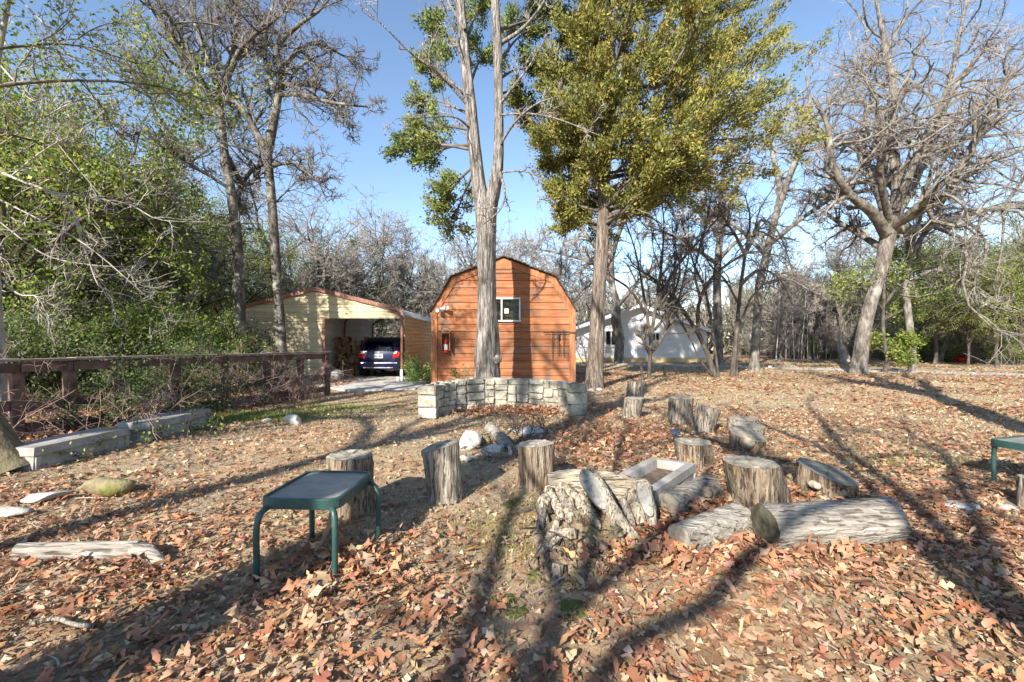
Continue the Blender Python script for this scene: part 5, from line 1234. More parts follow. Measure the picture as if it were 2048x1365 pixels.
M['clay'] = mat('clay', [(.3, (.10, .07, .042)), (.5, (.22, .16, .10)), (.7, (.34, .26, .165))], 7, bump=1, bscale=22, dist=.05, rough=1, layer=((.13, .135, .04), 3.5, .56, .68, .6))
def clay(name, c, sx_, sy_, h, n=40):
    u = np.linspace(-1, 1, n); X, Y = np.meshgrid(u, u); r2 = np.sqrt(X ** 2 + Y ** 2) + .12 * wnoise(X * 3, Y * 3, 77, 1.6)
    Z = h * np.clip(1 - r2 ** 2, 0, 1) ** .8 * (1 + .22 * wnoise(X * 5, Y * 5, 78, 2.0)) + .018 * rng.standard_normal(X.shape) * (r2 < 1.05) - .02
    V = np.stack([c[0] + X * sx_, c[1] + Y * sy_, c[2] + Z], -1).reshape(-1, 3); i = np.arange(n * n).reshape(n, n)
    return mk(name, V, None, M['clay'], us_, Q=np.stack([i[:-1, :-1], i[:-1, 1:], i[1:, 1:], i[1:, :-1]], -1).reshape(-1, 4), smooth=False)
clay('clay_mound', (.55, 3.2, .0), .46, .36, .15)
clay('clay_mound', (.34, 2.8, .0), .26, .3, .06)
for k in range(14):
    cx_, cy_ = .35 + .045 * k, 3.0 + .14 * math.sin(k * 2.3); sz_ = rng.uniform(.04, .09)
    rock('clay_clod', None, (cx_, cy_, .07 - .06 * abs(k - 7) / 7), (sz_ * 1.3, sz_, sz_), M['clay'], k, parent=us_, cut=5)
for k in range(16):
    a_ = rng.uniform(0, 6.28); p = np.array([.45 + .35 * math.cos(a_), 3.1 + .3 * math.sin(a_), .16]); q = p + (rng.normal(0, .1), rng.uniform(-.22, .0), rng.uniform(-.16, .02))
    V, Q = tubes([[p, (p + q) / 2 + (rng.normal(0, .03), 0, .03), q]], [[.008, .005, .002]], 5, .1, rng); mk('rootlet', V, None, M['bark_dark'], us_, Q=Q)

for k, (x0_, y0_, Y0_, x1_, y1_, Y1_, r_) in enumerate(((1095, 975, 3.4, 1128, 1060, 3.15, .03), (1118, 985, 3.38, 1160, 1075, 3.05, .035), (1140, 1000, 3.3, 1128, 1100, 2.95, .028), (1215, 1000, 3.2, 1238, 1090, 2.98, .035), (1160, 990, 3.35, 1196, 1070, 3.05, .03), (1245, 1000, 3.25, 1268, 1075, 3.05, .028), (1100, 1085, 2.95, 1130, 1150, 2.72, .028), (1085, 1010, 3.3, 1068, 1085, 3.05, .025), (1060, 1120, 2.85, 1095, 1180, 2.6, .02))):
    root('splinter', [aw(x0_, y0_, Y0_, r_), aw((x0_ + x1_) / 2 + 4, (y0_ + y1_) / 2, (Y0_ + Y1_) / 2, r_ * 1.1), aw(x1_, y1_, Y1_, r_ * .4)], ('root_z', 'wood_grey')[k % 2], n=10, K=10, flute=.2)

# ------------------------------------------------------------------ concrete troughs
M['concrete'] = mat('concrete', [(.3, (.2, .18, .16)), (.5, (.33, .305, .28)), (.7, (.44, .41, .38))], 7, bump=.5, bscale=40, dist=.01, rough=.95, layer=((.2, .18, .14), 2.5, .5, .72, .6))
M['soil'] = mat('soil', ramp3((.06, .045, .03), (.14, .10, .07), (.24, .17, .11)), 16, bump=.8)
def trough(label, c, ang, L, Wd, H, inverted=False, taper=.05):
    """open cast trough (or one turned over): tapered walls with a raised panel on each long side"""
    t = thing('concrete_trough', label, 'trough', (c[0], c[1], 0))
    ca, sa = math.cos(ang), math.sin(ang)
    def X(x, y, z): return (c[0] + x * ca - y * sa, c[1] + x * sa + y * ca, z)
    lo, hi = ((1, 1 - taper * 3) if inverted else (1 - taper, 1))
    a, b = L / 2, Wd / 2
    def ring(f, z, ins=0): return [X(sx * (a * f - ins), sy * (b * f - ins), z) for sx, sy in ((-1, -1), (1, -1), (1, 1), (-1, 1))]
    if inverted:
        V = ring(1, -.02) + ring(1, H * .12) + ring(.97, H * .62) + ring(.97, H * .66, -.02) + ring(.96, H)
        Fs = [(4 * k + i, 4 * k + (i + 1) % 4, 4 * k + 4 + (i + 1) % 4, 4 * k + 4 + i) for k in range(4) for i in range(4)] + [(16, 17, 18, 19)]
        mk('body', V, Fs, M['concrete'], t)
    else:
        V = ring(.96, -.02) + ring(.97, H * .6) + ring(1, H * .64) + ring(1, H) + ring(1, H, .075) + ring(.96, H - .08, .085)
        Fs = [(4 * k + i, 4 * k + (i + 1) % 4, 4 * k + 4 + (i + 1) % 4, 4 * k + 4 + i) for k in range(5) for i in range(4)]
        mk('body', V, Fs, M['concrete'], t)
        mk('soil', ring(.96, H - .075, .08), [(0, 1, 2, 3)], M['soil'], t)
    for sy in (-1, 1):
        for k in range(5):
            x = -a * .92 + (a * 1.84) * k / 4; V = [X(x - .025, sy * (b * (.98 if inverted else .965)), .0), X(x + .025, sy * (b * (.98 if inverted else .965)), .0), X(x + .025, sy * (b * .99 + .004), H * .62), X(x - .025, sy * (b * .99 + .004), H * .62)]
            if k in (0, 4): mk('pilaster', [*V, *[(v[0] + .0, v[1], v[2]) for v in np.array(V) + np.array([sy * sa * -.015, sy * ca * .015, 0])]], BOXF, M['concrete'], t)
    return t
tc_ = (G(1318, 912, .2) + G(1378, 935, .2) + G(1300, 985, .2) + G(1222, 962, .2)) / 4
dv = G(1318, 912, .2) - G(1222, 962, .2)
trough('open concrete trough holding soil, tucked between the stumps', tc_, math.atan2(dv[1], dv[0]), 1.0, .42, .21)
trough('overturned concrete trough touching the leaning trunk', (-5.16, 5.3), math.radians(88), 1.15, .42, .25, True)
trough('overturned concrete trough farther along the fence, under the twigs', (-5.1, 6.75), math.radians(92), 1.35, .44, .27, True)

# ------------------------------------------------------------------ green metal side tables
M['green_metal'] = mat('green_metal', ramp3((.014, .042, .038), (.02, .06, .053), (.032, .082, .072)), 9, bump=.12, rough=.42, spec=.5, layer=((.16, .2, .17), 6, .56, .75, .5))
M['table_glass'] = mat('table_glass', ramp3((.16, .145, .12), (.24, .22, .185), (.32, .295, .25)), 6, bump=.25, bscale=90, dist=.004, rough=.38, spec=.5, layer=((.22, .17, .12), 2.2, .52, .7, .5))
def rrect(hx, hy, r, n=7):
    o = []
    for cx, cy, a_ in ((hx - r, hy - r, 0), (-hx + r, hy - r, 90), (-hx + r, -hy + r, 180), (hx - r, -hy + r, 270)):
        for k in range(n): t = math.radians(a_ + 90 * k / (n - 1)); o.append((cx + r * math.cos(t), cy + r * math.sin(t)))
    return np.array(o)
def side_table(label, c, ang, hx, hy, H, feet):
    t = thing('side_table', label, 'table', (c[0], c[1], 0), 'green side tables'); ca, sa = math.cos(ang), math.sin(ang)
    def X(p, z): p = np.asarray(p); return np.column_stack([c[0] + p[:, 0] * ca - p[:, 1] * sa, c[1] + p[:, 0] * sa + p[:, 1] * ca, np.full(len(p), z)])
    o = rrect(hx, hy, .075); n = len(o); i_ = rrect(hx - .022, hy - .022, .06); lip = rrect(hx - .006, hy - .006, .07)
    V = np.vstack([X(o, H - .062), X(o, H - .006), X(lip, H), X(i_, H), X(i_, H - .016), X(i_, H - .062)])
    Q_ = [(k * n + i, k * n + (i + 1) % n, (k + 1) * n + (i + 1) % n, (k + 1) * n + i) for k in range(5) for i in range(n)]
    mk('frame', V, Q_, M['green_metal'], t)
    g = rrect(hx - .021, hy - .021, .06); V = np.vstack([X(g, H - .012), X(g, H - .018)])
    mk('table_top', V, [list(range(n)), list(range(n, 2 * n))[::-1]] + [(i, n + i, n + (i + 1) % n, (i + 1) % n) for i in range(n)], M['table_glass'], t)
    for (sx, sy), ft in zip(((-1, -1), (1, -1), (1, 1), (-1, 1)), feet):
        k = X(np.array([[sx * (hx - .07), sy * (hy - .05)]]), H - .05)[0]; f = np.array([*ft, float(gz(*ft)) - .01])
        out = f - k; e1 = k + (out * (.75, .75, 0)) + (0, 0, -.02); e2 = k + (out * (1, 1, 0)) + (0, 0, -.1)
        P, R = spline([[*k, .016], [*e1, .018], [*e2, .018], [*(e2 * .5 + f * .5), .018], [*f, .018]], 16)
        V, Q2 = tubes(P[None], R[None], 10); mk('leg', V, None, M['green_metal'], t, Q=Q2, smooth=True)
    return t
side_table('green metal side table with textured top in front of the fat stump', (-1.256, 3.0), math.radians(-3), .245, .305, .42,
           [G(513, 1152)[:2], G(670, 1146)[:2], G(757, 1076)[:2], G(624, 1072)[:2]])
side_table('green metal side table beside the pale flat stone at the yard edge', (4.88, 4.03), math.radians(18), .35, .35, .45,
           [(4.66, 3.62), (5.27, 3.82), (5.08, 4.46), (4.49, 4.24)])
# curved stick leaning under the table
V, Q = tubes([spline([(*G(640, 1098), .012), (*A(655, 1060, 2.9), .016), (*A(662, 1030, 2.95), .014), (*A(665, 1012, 2.98), .01)], 12)[0]], [[.014] * 12], 7, .08, rng)
tag(mk('curved_stick', V, None, M['bark_vine'], Q=Q, smooth=True), 'curved brown stick propped under the green side table', 'stick')

# ------------------------------------------------------------------ solar light on its stake
M['solar'] = mat('solar', ramp3((.02, .025, .04), (.04, .05, .075), (.07, .08, .11)), 6, bump=0, rough=.2, spec=.6)
c = A(1352, 878, 5.15)
sol = thing('solar_light', 'small black solar spotlight standing behind the flaring stump', 'light', (c[0], c[1], 0))
V, Q = tubes([[(c[0], c[1], -.05), (c[0], c[1], c[2] - .03)]], [[.012, .012]], 8); mk('stake', V, None, M['black_metal'], sol, Q=Q)
box('lamp_housing', c + (.02, 0, -.005), (.10, .07, .06), M['black_metal'], sol, rz=.3, b=.015)
V = boxv((0, 0, 0), (.105, .085, .014)); ct, st = math.cos(.5), math.sin(.5); V = np.column_stack([V[:, 0], V[:, 1] * ct - V[:, 2] * st, V[:, 1] * st + V[:, 2] * ct]) + c + (-.01, 0, .075)
mk('solar_panel', V, BOXF, M['solar'], sol)
V, Q = tubes([[c + (0, 0, .02), c + (-.01, 0, .07)]], [[.014, .012]], 8); mk('neck', V, None, M['black_metal'], sol, Q=Q)

# ------------------------------------------------------------------ brown fence
M['fence_wood'] = mat('fence_wood', [(.3, (.06, .035, .029)), (.5, (.125, .074, .06)), (.72, (.22, .145, .12))], 5, (1, 1, 1), bump=.5, bscale=20, dist=.01, rand=.15)
M['fence_cap'] = mat('fence_cap', [(.3, (.13, .085, .07)), (.5, (.24, .175, .15)), (.72, (.4, .34, .3))], 6, bump=.5, bscale=24, dist=.01, rand=.1)
fA, fB = np.array([-6.86, 6.3]), np.array([-4.78, 11.75]); fd = fB - fA; fl_ = np.linalg.norm(fd); fu = fd / fl_; fan = math.atan2(fu[1], fu[0])
fence = thing('fence', 'low dark brown board fence with a flat cap, overgrown with twigs', 'fence', (*(fA + fd / 2), 0))
FT = 1.10
ts = [-.34, -.17, 0.0, .10, .21, .36, .52, .69, .85, 1.0]
for t_ in ts:
    p = fA + fd * t_; box('post', (*p, (FT - .05) / 2 - .02), (.13, .13, FT - .03), M['fence_wood'], fence, fan, .008)
nf = np.array([fu[1], -fu[0]])
for a_, b_ in zip(ts[:-1], ts[1:]):
    m_ = fA + fd * (a_ + b_) / 2; L = fl_ * (b_ - a_)
    box('cap_board', (*(m_ + nf * .02), FT + rng.uniform(-.006, .006)), (L - .008, .24, .04), M['fence_cap'], fence, fan, .006)
    box('rail', (*(m_ + nf * .085), FT - .10), (L - .01, .035, .13), M['fence_wood'], fence, fan, .004)
    box('rail', (*(m_ + nf * .0), .46 + rng.uniform(-.02, .02)), (L - .14, .035, .14), M['fence_wood'], fence, fan + rng.uniform(-.01, .01), .004)
    box('rail', (*(m_ + nf * .0), .14 + rng.uniform(-.02, .02)), (L - .14, .035, .14), M['fence_wood'], fence, fan, .004)

# black metal frame behind the fence
fr = thing('metal_frame', 'thin black metal post with top bar behind the fence', 'frame', tuple(A(97, 700, 9.5) * (1, 1, 0)))
a_, b_ = A(97, 640, 9.5), A(-40, 636, 9.5)
V, Q = tubes([[a_ * (1, 1, 0), a_]], [[.025, .025]], 6); mk('post', V, None, M['black_metal'], fr, Q=Q)
V, Q = tubes([[a_ + (.02, 0, 0), b_]], [[.022, .022]], 6); mk('bar', V, None, M['black_metal'], fr, Q=Q)

# ------------------------------------------------------------------ brambles and shrubs in front of the fence
def bramble(label, c, n, h, seed, mat_='bark_vine', reach=1.2, leaf=None, name='bramble', group='brambles at the fence'):
    g = np.random.default_rng(seed)
    az = g.uniform(0, 6.28, n); el = g.uniform(.1, .9, n)
    D = np.column_stack([np.sin(el) * np.cos(az), np.sin(el) * np.sin(az), np.cos(el)]); S = np.column_stack([g.normal(0, .35, n), g.normal(0, .35, n), np.full(n, -.02)])
    P, R = grow(S, D, g.uniform(.6, 1.3, n) * h * 1.5, np.full(n, .0075), np.full(n, .003), 14, .1, (0, 0, -.07), g)
    P[..., 2] = np.maximum(P[..., 2], .01)
    S, D, Ln, r = kids(P, R, 5, .25, 1, (.8, .3), .3, g); P2, R2 = grow(S, D, Ln, np.full(len(S), .004), np.full(len(S), .002), 6, .18, (0, 0, -.05), g)
    P2[..., 2] = np.maximum(P2[..., 2], .01)
    S, D, Ln, r = kids(P2, R2, 3, .2, 1, (.8, .3), .4, g); P3, R3 = grow(S, D, Ln, np.full(len(S), .003), np.full(len(S), .0015), 4, .2, (0, 0, 0), g)
    t = thing(name, label, 'bush', (c[0], c[1], 0), group)
    a = Acc(); a.add(*tubes(P, R, 4)); a.add(*tubes(P2, R2, 3)); a.add(*tubes(P3, R3, 3)); tag(link('stems', a.mesh('bramble_stems', M[mat_]), None, t), kind='stuff')
    if leaf:
        src = np.concatenate([P2.reshape(-1, 3), P3.reshape(-1, 3)]); k = leaf['n']
        C = src[g.integers(0, len(src), k)] + g.standard_normal((k, 3)) * .07; s = leaf['size'] * g.uniform(.6, 1.3, k)
        V, Q_ = cards(C, g.standard_normal((k, 3)) + (0, 0, .3), s, s * .3, g); b = Acc(); b.add(V, Q_, np.repeat(pick(leaf['cols'], k, g), 4, 0)); link('leaves', b.mesh('bramble_leaves', M['leaf']), None, t)
    return t
bl = 'tangle of bare pinkish brown bramble stems against the fence'
bramble(bl, G(455, 812), 46, .85, 51); bramble(bl, G(520, 806), 46, .8, 52); bramble(bl, G(590, 800), 40, .75, 53); bramble(bl, G(400, 820), 30, .8, 54)
bramble('sparse bare brown stems between the posts beside the leaning trunk', G(90, 870), 26, .8, 55, group=None); bramble('sparse bare brown stems rising around the concrete troughs', G(255, 872), 24, .7, 56, group=None)
HOL = [(.05, .085, .03), (.08, .13, .04), (.13, .18, .06), (.2, .25, .09)]
bramble('leafy dark green holly bush growing through the fence rails', G(300, 852), 22, .9, 57, 'bark_dark', leaf=dict(n=4200, size=.05, cols=HOL), name='holly_bush', group=None)
bramble('taller leafy holly bush against the fence beside the bramble', G(352, 826), 20, 1.05, 58, 'bark_dark', leaf=dict(n=3600, size=.05, cols=HOL), name='holly_bush', group=None)
bramble('small leafy seedling between the two overturned troughs', G(268, 900), 8, .22, 59, 'bark_dark', leaf=dict(n=260, size=.05, cols=GREEN), name='seedling', group=None)
bramble('bright green shrub at the corner between carport and shed', np.array(px(850, 14.9)), 22, .62, 60, 'bark_dark', leaf=dict(n=2600, size=.07, cols=[(.14, .24, .05), (.24, .34, .09), (.35, .43, .16)]), name='green_shrub', group=None)
bramble('dead twigs piled in the middle of the fire ring', G(1025, 880), 30, .32, 61, 'bark_dark', name='twig_pile', group=None)
# brush pile and bits along the far side
bramble('heap of cut grey brush beyond the drive beside the red bucket', np.array(px(1990, 28)), 70, 1.2, 62, 'bark_twig', name='brush_pile', group=None)
p_ = px(1920, 30.0)
bk = thing('red_bucket', 'red plastic bucket lying before the wood beyond the drive', 'bucket', (*p_, 0))
V, Q = tubes([[(p_[0] - .28, p_[1], .24), (p_[0] + .26, p_[1] - .05, .27), (p_[0] + .3, p_[1] - .05, .27)]], [[.2, .27, .285]], 16); mk('body', V, None, M['red_paint'], bk, Q=Q)
V, Q = tubes([[(p_[0] - .28, p_[1], .24), (p_[0] - .285, p_[1], .24)]], [[.2, .002]], 16); mk('base', V, None, M['red_paint'], bk, Q=Q)
b_ = G(1690, 724); bs_ = thing('broken_stump', 'pale broken snag with a jagged top beyond the drive', 'stump', (b_[0], b_[1], 0))
P, R = spline([[*A(1690, 728, b_[1]), .34], [*A(1690, 715, b_[1]), .28], [*A(1685, 700, b_[1]), .25], [*A(1681, 685, b_[1]), .14], [*A(1678, 675, b_[1]), .03]], 20)
V, Q = flare_trunk(P, R, 14, rng, .12); mk('trunk', V, None, M['bark_pale'], bs_, Q=Q, smooth=True)

# ------------------------------------------------------------------ firewood
M['fire_bark'] = mat('fire_bark', ramp3((.05, .03, .022), (.11, .07, .05), (.2, .14, .1)), 9, bump=.6)
M['fire_cut'] = mat('fire_cut', ramp3((.12, .06, .03), (.24, .13, .06), (.36, .22, .11)), 9, bump=.2, rand=.4)
def wood_mesh(k):
    g = np.random.default_rng(900 + k); n = 11; K = 4
    P = np.array([[0, i * .4 / (K - 1), 0] for i in range(K)], float); R = np.full(K, .5) ; V, Q_ = flare_trunk(P, R, n, g, .07)
    V = V * (1, 1, 1); me = bpy.data.meshes.new('log%d' % k)
    fs = [tuple(q) for q in Q_] + [tuple(range(n)), tuple(range((K - 1) * n, K * n))]
    me.from_pydata(V.tolist(), [], fs); me.materials.append(M['fire_bark']); me.materials.append(M['fire_cut'])
    me.polygons[-1].material_index = 1; me.polygons[-2].material_index = 1
    return me
WM = [wood_mesh(k) for k in range(6)]
def stack(x0, x1, y, top, label, group, r0=.075, r1=.125):
    z = .04; row = 0
    while z < top(0.5):
        x = x0 + (row % 2) * .08; hmax = 0
        while x < x1:
            d = rng.uniform(r0, r1) * 2; u = (x - x0) / (x1 - x0)
            if z + d * .5 < top(u):
                o = link('firewood_log', WM[rng.integers(0, 6)]); o.location = (x + d / 2, y + rng.uniform(-.05, .05), z + d / 2 + rng.uniform(-.015, .015)); o.scale = (d, 1.0, d * rng.uniform(.8, 1.0)); o.rotation_euler = (rng.normal(0, .05), rng.uniform(0, 6.28), rng.normal(0, .06))
                tag(o, label, 'firewood', group)
            x += d * .96; hmax = max(hmax, d)
        z += .165; row += 1
stack(-7.05, -5.55, 18.0, lambda u: 1.5 - .08 * u + .06 * math.sin(u * 9), 'split firewood log in the stack inside the carport', 'firewood in the carport')
stack(-3.6, -2.7, 16.4, lambda u: .62 - .15 * u, 'short firewood log stacked under the side wall of the carport', 'firewood beside the carport', .07, .1)
box('pallet_rail', (-6.3, 18.2, .045), (1.5, .5, .02), M['fire_bark'])
tag(bpy.data.objects['pallet_rail'], 'dark board under the firewood stack in the carport', 'board')

# ------------------------------------------------------------------ blue hatchback
M['blue_paint'] = mat('blue_paint', ramp3((.002, .004, .03), (.003, .005, .04), (.004, .007, .05)), 2, bump=0, rough=.22, spec=.6)
M['rubber'] = mat('rubber', ramp3((.01, .01, .01), (.018, .018, .018), (.03, .03, .03)), 9, bump=.1, rough=.9)
M['red_lens'] = mat('red_lens', ramp3((.4, .01, .01), (.55, .015, .015), (.6, .02, .02)), 3, bump=0, rough=.15, spec=.6)
M['clear_lens'] = mat('clear_lens', ramp3((.55, .55, .5), (.65, .65, .62), (.7, .7, .68)), 3, bump=0, rough=.15, spec=.6)
M['steel'] = mat('steel', ramp3((.3, .3, .3), (.4, .4, .4), (.5, .5, .5)), 5, bump=.05, rough=.4, spec=.5)
cx0, cy0 = -4.98, 17.0
car = thing('car', 'dark blue hatchback car parked nose-in under the carport', 'car', (cx0, cy0, .035))
zg = .035
st_ = [  # y, half width low, half width belt, half width roof, z low, z belt, z roof
    (0.00, .60, .60, .50, .42, .92, .96), (.06, .74, .74, .54, .30, .95, 1.12), (.18, .81, .80, .57, .26, .97, 1.34), (.42, .84, .83, .58, .24, .97, 1.47), (.9, .845, .84, .59, .22, .96, 1.515),
    (1.7, .845, .845, .60, .22, .94, 1.525), (2.4, .845, .84, .58, .22, .93, 1.46), (2.9, .84, .835, .54, .22, .92, 1.22), (3.3, .83, .82, .60, .22, .91, .99), (3.8, .78, .74, .55, .24, .80, .82), (4.05, .62, .58, .45, .35, .62, .64)]
V = []; nS = 14
for (y, wl, wb_, wr_, zl, zb_, zr) in st_:
    h = [(wl * .9, zl), (wl, zl + .08), (wb_ + .005, (zl + zb_) / 2), (wb_, zb_), ((wb_ + wr_) / 2 + .03, (zb_ + zr) / 2), (wr_ + .03, zr - .05), (wr_ * .75, zr)]
    V += [(cx0 - x, cy0 + y, zg + z) for x, z in h] + [(cx0 + x, cy0 + y, zg + z) for x, z in h[::-1]]
Fs = [(k * nS + i, k * nS + (i + 1) % nS, (k + 1) * nS + (i + 1) % nS, (k + 1) * nS + i) for k in range(len(st_) - 1) for i in range(nS)] + [tuple(range(nS))[::-1], tuple(range((len(st_) - 1) * nS, len(st_) * nS))]
mk('body', V, Fs, M['blue_paint'], car, smooth=True)
def cpnl(nm, pts, m, par, t=.012): return mk(nm, [(cx0 + p[0], cy0 + p[1], zg + p[2]) for p in pts] + [(cx0 + p[0], cy0 + p[1] + t, zg + p[2]) for p in pts], [tuple(range(len(pts)))] + [tuple(range(len(pts), 2 * len(pts)))[::-1]] + [(i, len(pts) + i, len(pts) + (i + 1) % len(pts), (i + 1) % len(pts)) for i in range(len(pts))], m, par)
cpnl('rear_window', [(-.56, .005, .98), (.56, .005, .98), (.52, .13, 1.30), (.44, .16, 1.36), (-.44, .16, 1.36), (-.52, .13, 1.30)], M['car_glass'], car)
bmp = mk('rear_bumper', *bev(boxv((cx0, cy0 + .02, zg + .47), (1.5, .2, .22)), BOXF, .05, 2), M['blue_paint'], car)
box('reflector_strip', (cx0, cy0 - .085, zg + .37), (1.1, .02, .03), M['steel'], bmp)
for s in (-1, 1):
    tl = cpnl('tail_light', [(s * .52, -.012, .72), (s * .74, .03, .74), (s * .77, .06, .95), (s * .66, .0, 1.0), (s * .56, -.012, .92)], M['red_lens'], car, .05)
    cpnl('lens', [(s * .55, -.02, .88), (s * .66, -.01, .88), (s * .68, .0, .98), (s * .6, -.01, .97)], M['clear_lens'], tl)
    cpnl('mud_flap', [(s * .6, .25, .14), (s * .82, .25, .14), (s * .82, .25, .4), (s * .6, .25, .4)], M['rubber'], car)
    for y in (.72, 3.2):
        w = thing('x', None, None, (cx0 + s * .74, cy0 + y, zg + .3)); bpy.data.objects.remove(w)
        Vt, Qt = tubes([[(cx0 + s * .64, cy0 + y, zg + .3), (cx0 + s * .655, cy0 + y, zg + .3), (cx0 + s * .81, cy0 + y, zg + .3), (cx0 + s * .825, cy0 + y, zg + .3), (cx0 + s * .83, cy0 + y, zg + .3)]], [[.26, .295, .295, .27, .19]], 22)
        wh = mk('wheel', Vt, None, M['rubber'], car, Q=Qt)
        Vt, Qt = tubes([[(cx0 + s * .822, cy0 + y, zg + .3), (cx0 + s * .826, cy0 + y, zg + .3)]], [[.19, .002]], 22); mk('rim', Vt, None, M['steel'], wh, Q=Qt)
pl = mk('number_plate', *bev(boxv((cx0, cy0 - .025, zg + .80), (.33, .02, .165)), BOXF, .006), M['paper'], car)
for k, w in enumerate((.03, .026, .03, .01, .032, .03, .028, .03)): box('character', (cx0 - .135 + .037 * k, cy0 - .037, zg + .795), (w * .8, .004, .07 if k != 3 else .02), M['solar'], pl)
box('emblem', (cx0, cy0 - .012, zg + .93), (.07, .015, .06), M['steel'], car, b=.01)
V, Q = tubes([[(cx0 - .02, cy0 - .005, zg + 1.0), (cx0 + .2, cy0 + .02, zg + 1.05), (cx0 + .35, cy0 + .03, zg + 1.05)]], [[.012, .01, .008]], 6); mk('rear_wiper', V, None, M['black_metal'], car, Q=Q)
for s in (-1, 1):
    mk('side_window', [(cx0 + s * x, cy0 + y, zg + z) for x, y, z in ((.825, .45, 1.0), (.83, 2.3, .97), (.70, 2.1, 1.38), (.67, .7, 1.42))] + [(cx0 + s * (x + .01), cy0 + y, zg + z + .002) for x, y, z in ((.825, .45, 1.0), (.83, 2.3, .97), (.70, 2.1, 1.38), (.67, .7, 1.42))], BOXF, M['car_glass'], car)
    box('mirror', (cx0 + s * .93, cy0 + 2.5, zg + 1.02), (.14, .1, .12), M['blue_paint'], car, b=.03)
V, Q = tubes([[(cx0 + .45, cy0 - .02, zg + .28), (cx0 + .45, cy0 + .4, zg + .28)]], [[.04, .04]], 10); mk('exhaust', V, None, M['steel'], car, Q=Q)
# ------------------------------------------------------------------ leaf litter, grass, twigs
rng = np.random.default_rng(71)
def blob(x, y, cx, cy, sx, sy): return np.exp(-((x - cx) / sx) ** 2 - ((y - cy) / sy) ** 2)
def leaf_density(x, y):
    d = .47 + .26 * wnoise(x, y, 3, 1.5) + .14 * wnoise(x, y, 4, 5)
    d -= .16 * np.clip((y - 4) / 4, 0, 1)
    d += .35 * np.clip((x - .3) / 1.5, 0, 1) * (y < 5) + .3 * (y < 2.8)
    d -= .75 * blob(x, y, .05, 3.7, .55, 1.0)                  # trodden earth before the tan stump
    d -= .55 * blob(x, y, .15, 2.45, .35, .45)
    d -= .6 * blob(x, y, -1.9, 4.9, 1.9, 1.8)                 # straw-coloured grass left of the fire ring
    d -= .45 * blob(x, y, -2.6, 7.6, 2.0, 1.8)
    d -= .6 * blob(x, y, -2.6, 11, 2.2, 2.2)
    d += .9 * blob(x, y, 1.3, 6.0, .8, 1.1)                    # drift beside the fire ring
    d += .9 * blob(x, y, .1, 8.7, .9, .6)                      # drift along the stone wall
    d += .5 * blob(x, y, 3.6, 6.6, 2.0, 1.6)
    d -= .35 * blob(x, y, 4.2, 10.5, 2.2, 1.6) + .4 * blob(x, y, 5.2, 7.0, 1.0, .5) + .45 * blob(x, y, 1.9, 1.95, .35, .25)
    d += .3 * blob(x, y, -3.6, 3.4, 1.5, .8)
    d += .5 * blob(x, y, 1.3, 3.2, .7, .6)
    return np.clip(d, .04, 1.25)
def blocked(x, y):
    b = (y > 12.4) & (x > -7.3) & (x < -2.7) & (y < 23.5)
    b |= (y > SY - .05) & (np.abs(x - sxc) < hw + .1) & (y < SY + DEP)
    b |= (y > HYD - .1) & (x > hl) & (x < hr)
    r_ = np.hypot(x - wc[0], y - wc[1]); b |= (np.abs(r_ - wr - TH / 2) < TH / 2) & (y > 8)
    for cx_, cy_, rr_ in STP: b |= np.hypot(x - cx_, y - cy_) < rr_
    return b
STP = []
for o in bpy.data.objects:
    if o.name.startswith('tree_stump'): STP.append((o.location.x, o.location.y, .17))
def scatter(n, y0, y1, margin=1.16, dens=leaf_density, extra=None):
    """points on the ground inside the wedge the yard view covers, thinned by density"""
    Y = np.sqrt(rng.uniform(y0 ** 2, y1 ** 2, n)); X = rng.uniform(-1, 1, n) * (margin * Y * 1.13 + .4)
    k = (rng.uniform(0, 1.0, n) < dens(X, Y)) & ~blocked(X, Y)
    return X[k], Y[k]
LEAFC = [(.39, .19, .10), (.44, .245, .14), (.31, .135, .07), (.48, .30, .18), (.21, .10, .06), (.52, .37, .25), (.38, .155, .075)]
LP = [.26, .22, .16, .11, .11, .05, .09]
half = np.array([(.015, 0), (.02, .12), (.20, .24), (.17, .32), (.055, .38), (.36, .52), (.40, .63), (.10, .69), (.25, .85), (.03, 1.0)])
halfb = np.array([(.015, 0), (.18, .26), (.07, .38), (.40, .58), (.14, .74), (.03, 1.0)])
def leaf_template(h):
    n = len(h); L = np.column_stack([-h[:, 0], h[:, 1]]); C = np.column_stack([np.zeros(n), h[:, 1]]); R_ = h
    T = np.stack([L, C, R_], 1).reshape(-1, 2); i = np.arange(n - 1)[:, None] * 3; j = np.arange(2)[None]
    Q_ = np.stack([i + j, i + j + 1, i + j + 4, i + j + 3], -1).reshape(-1, 4); return T, Q_
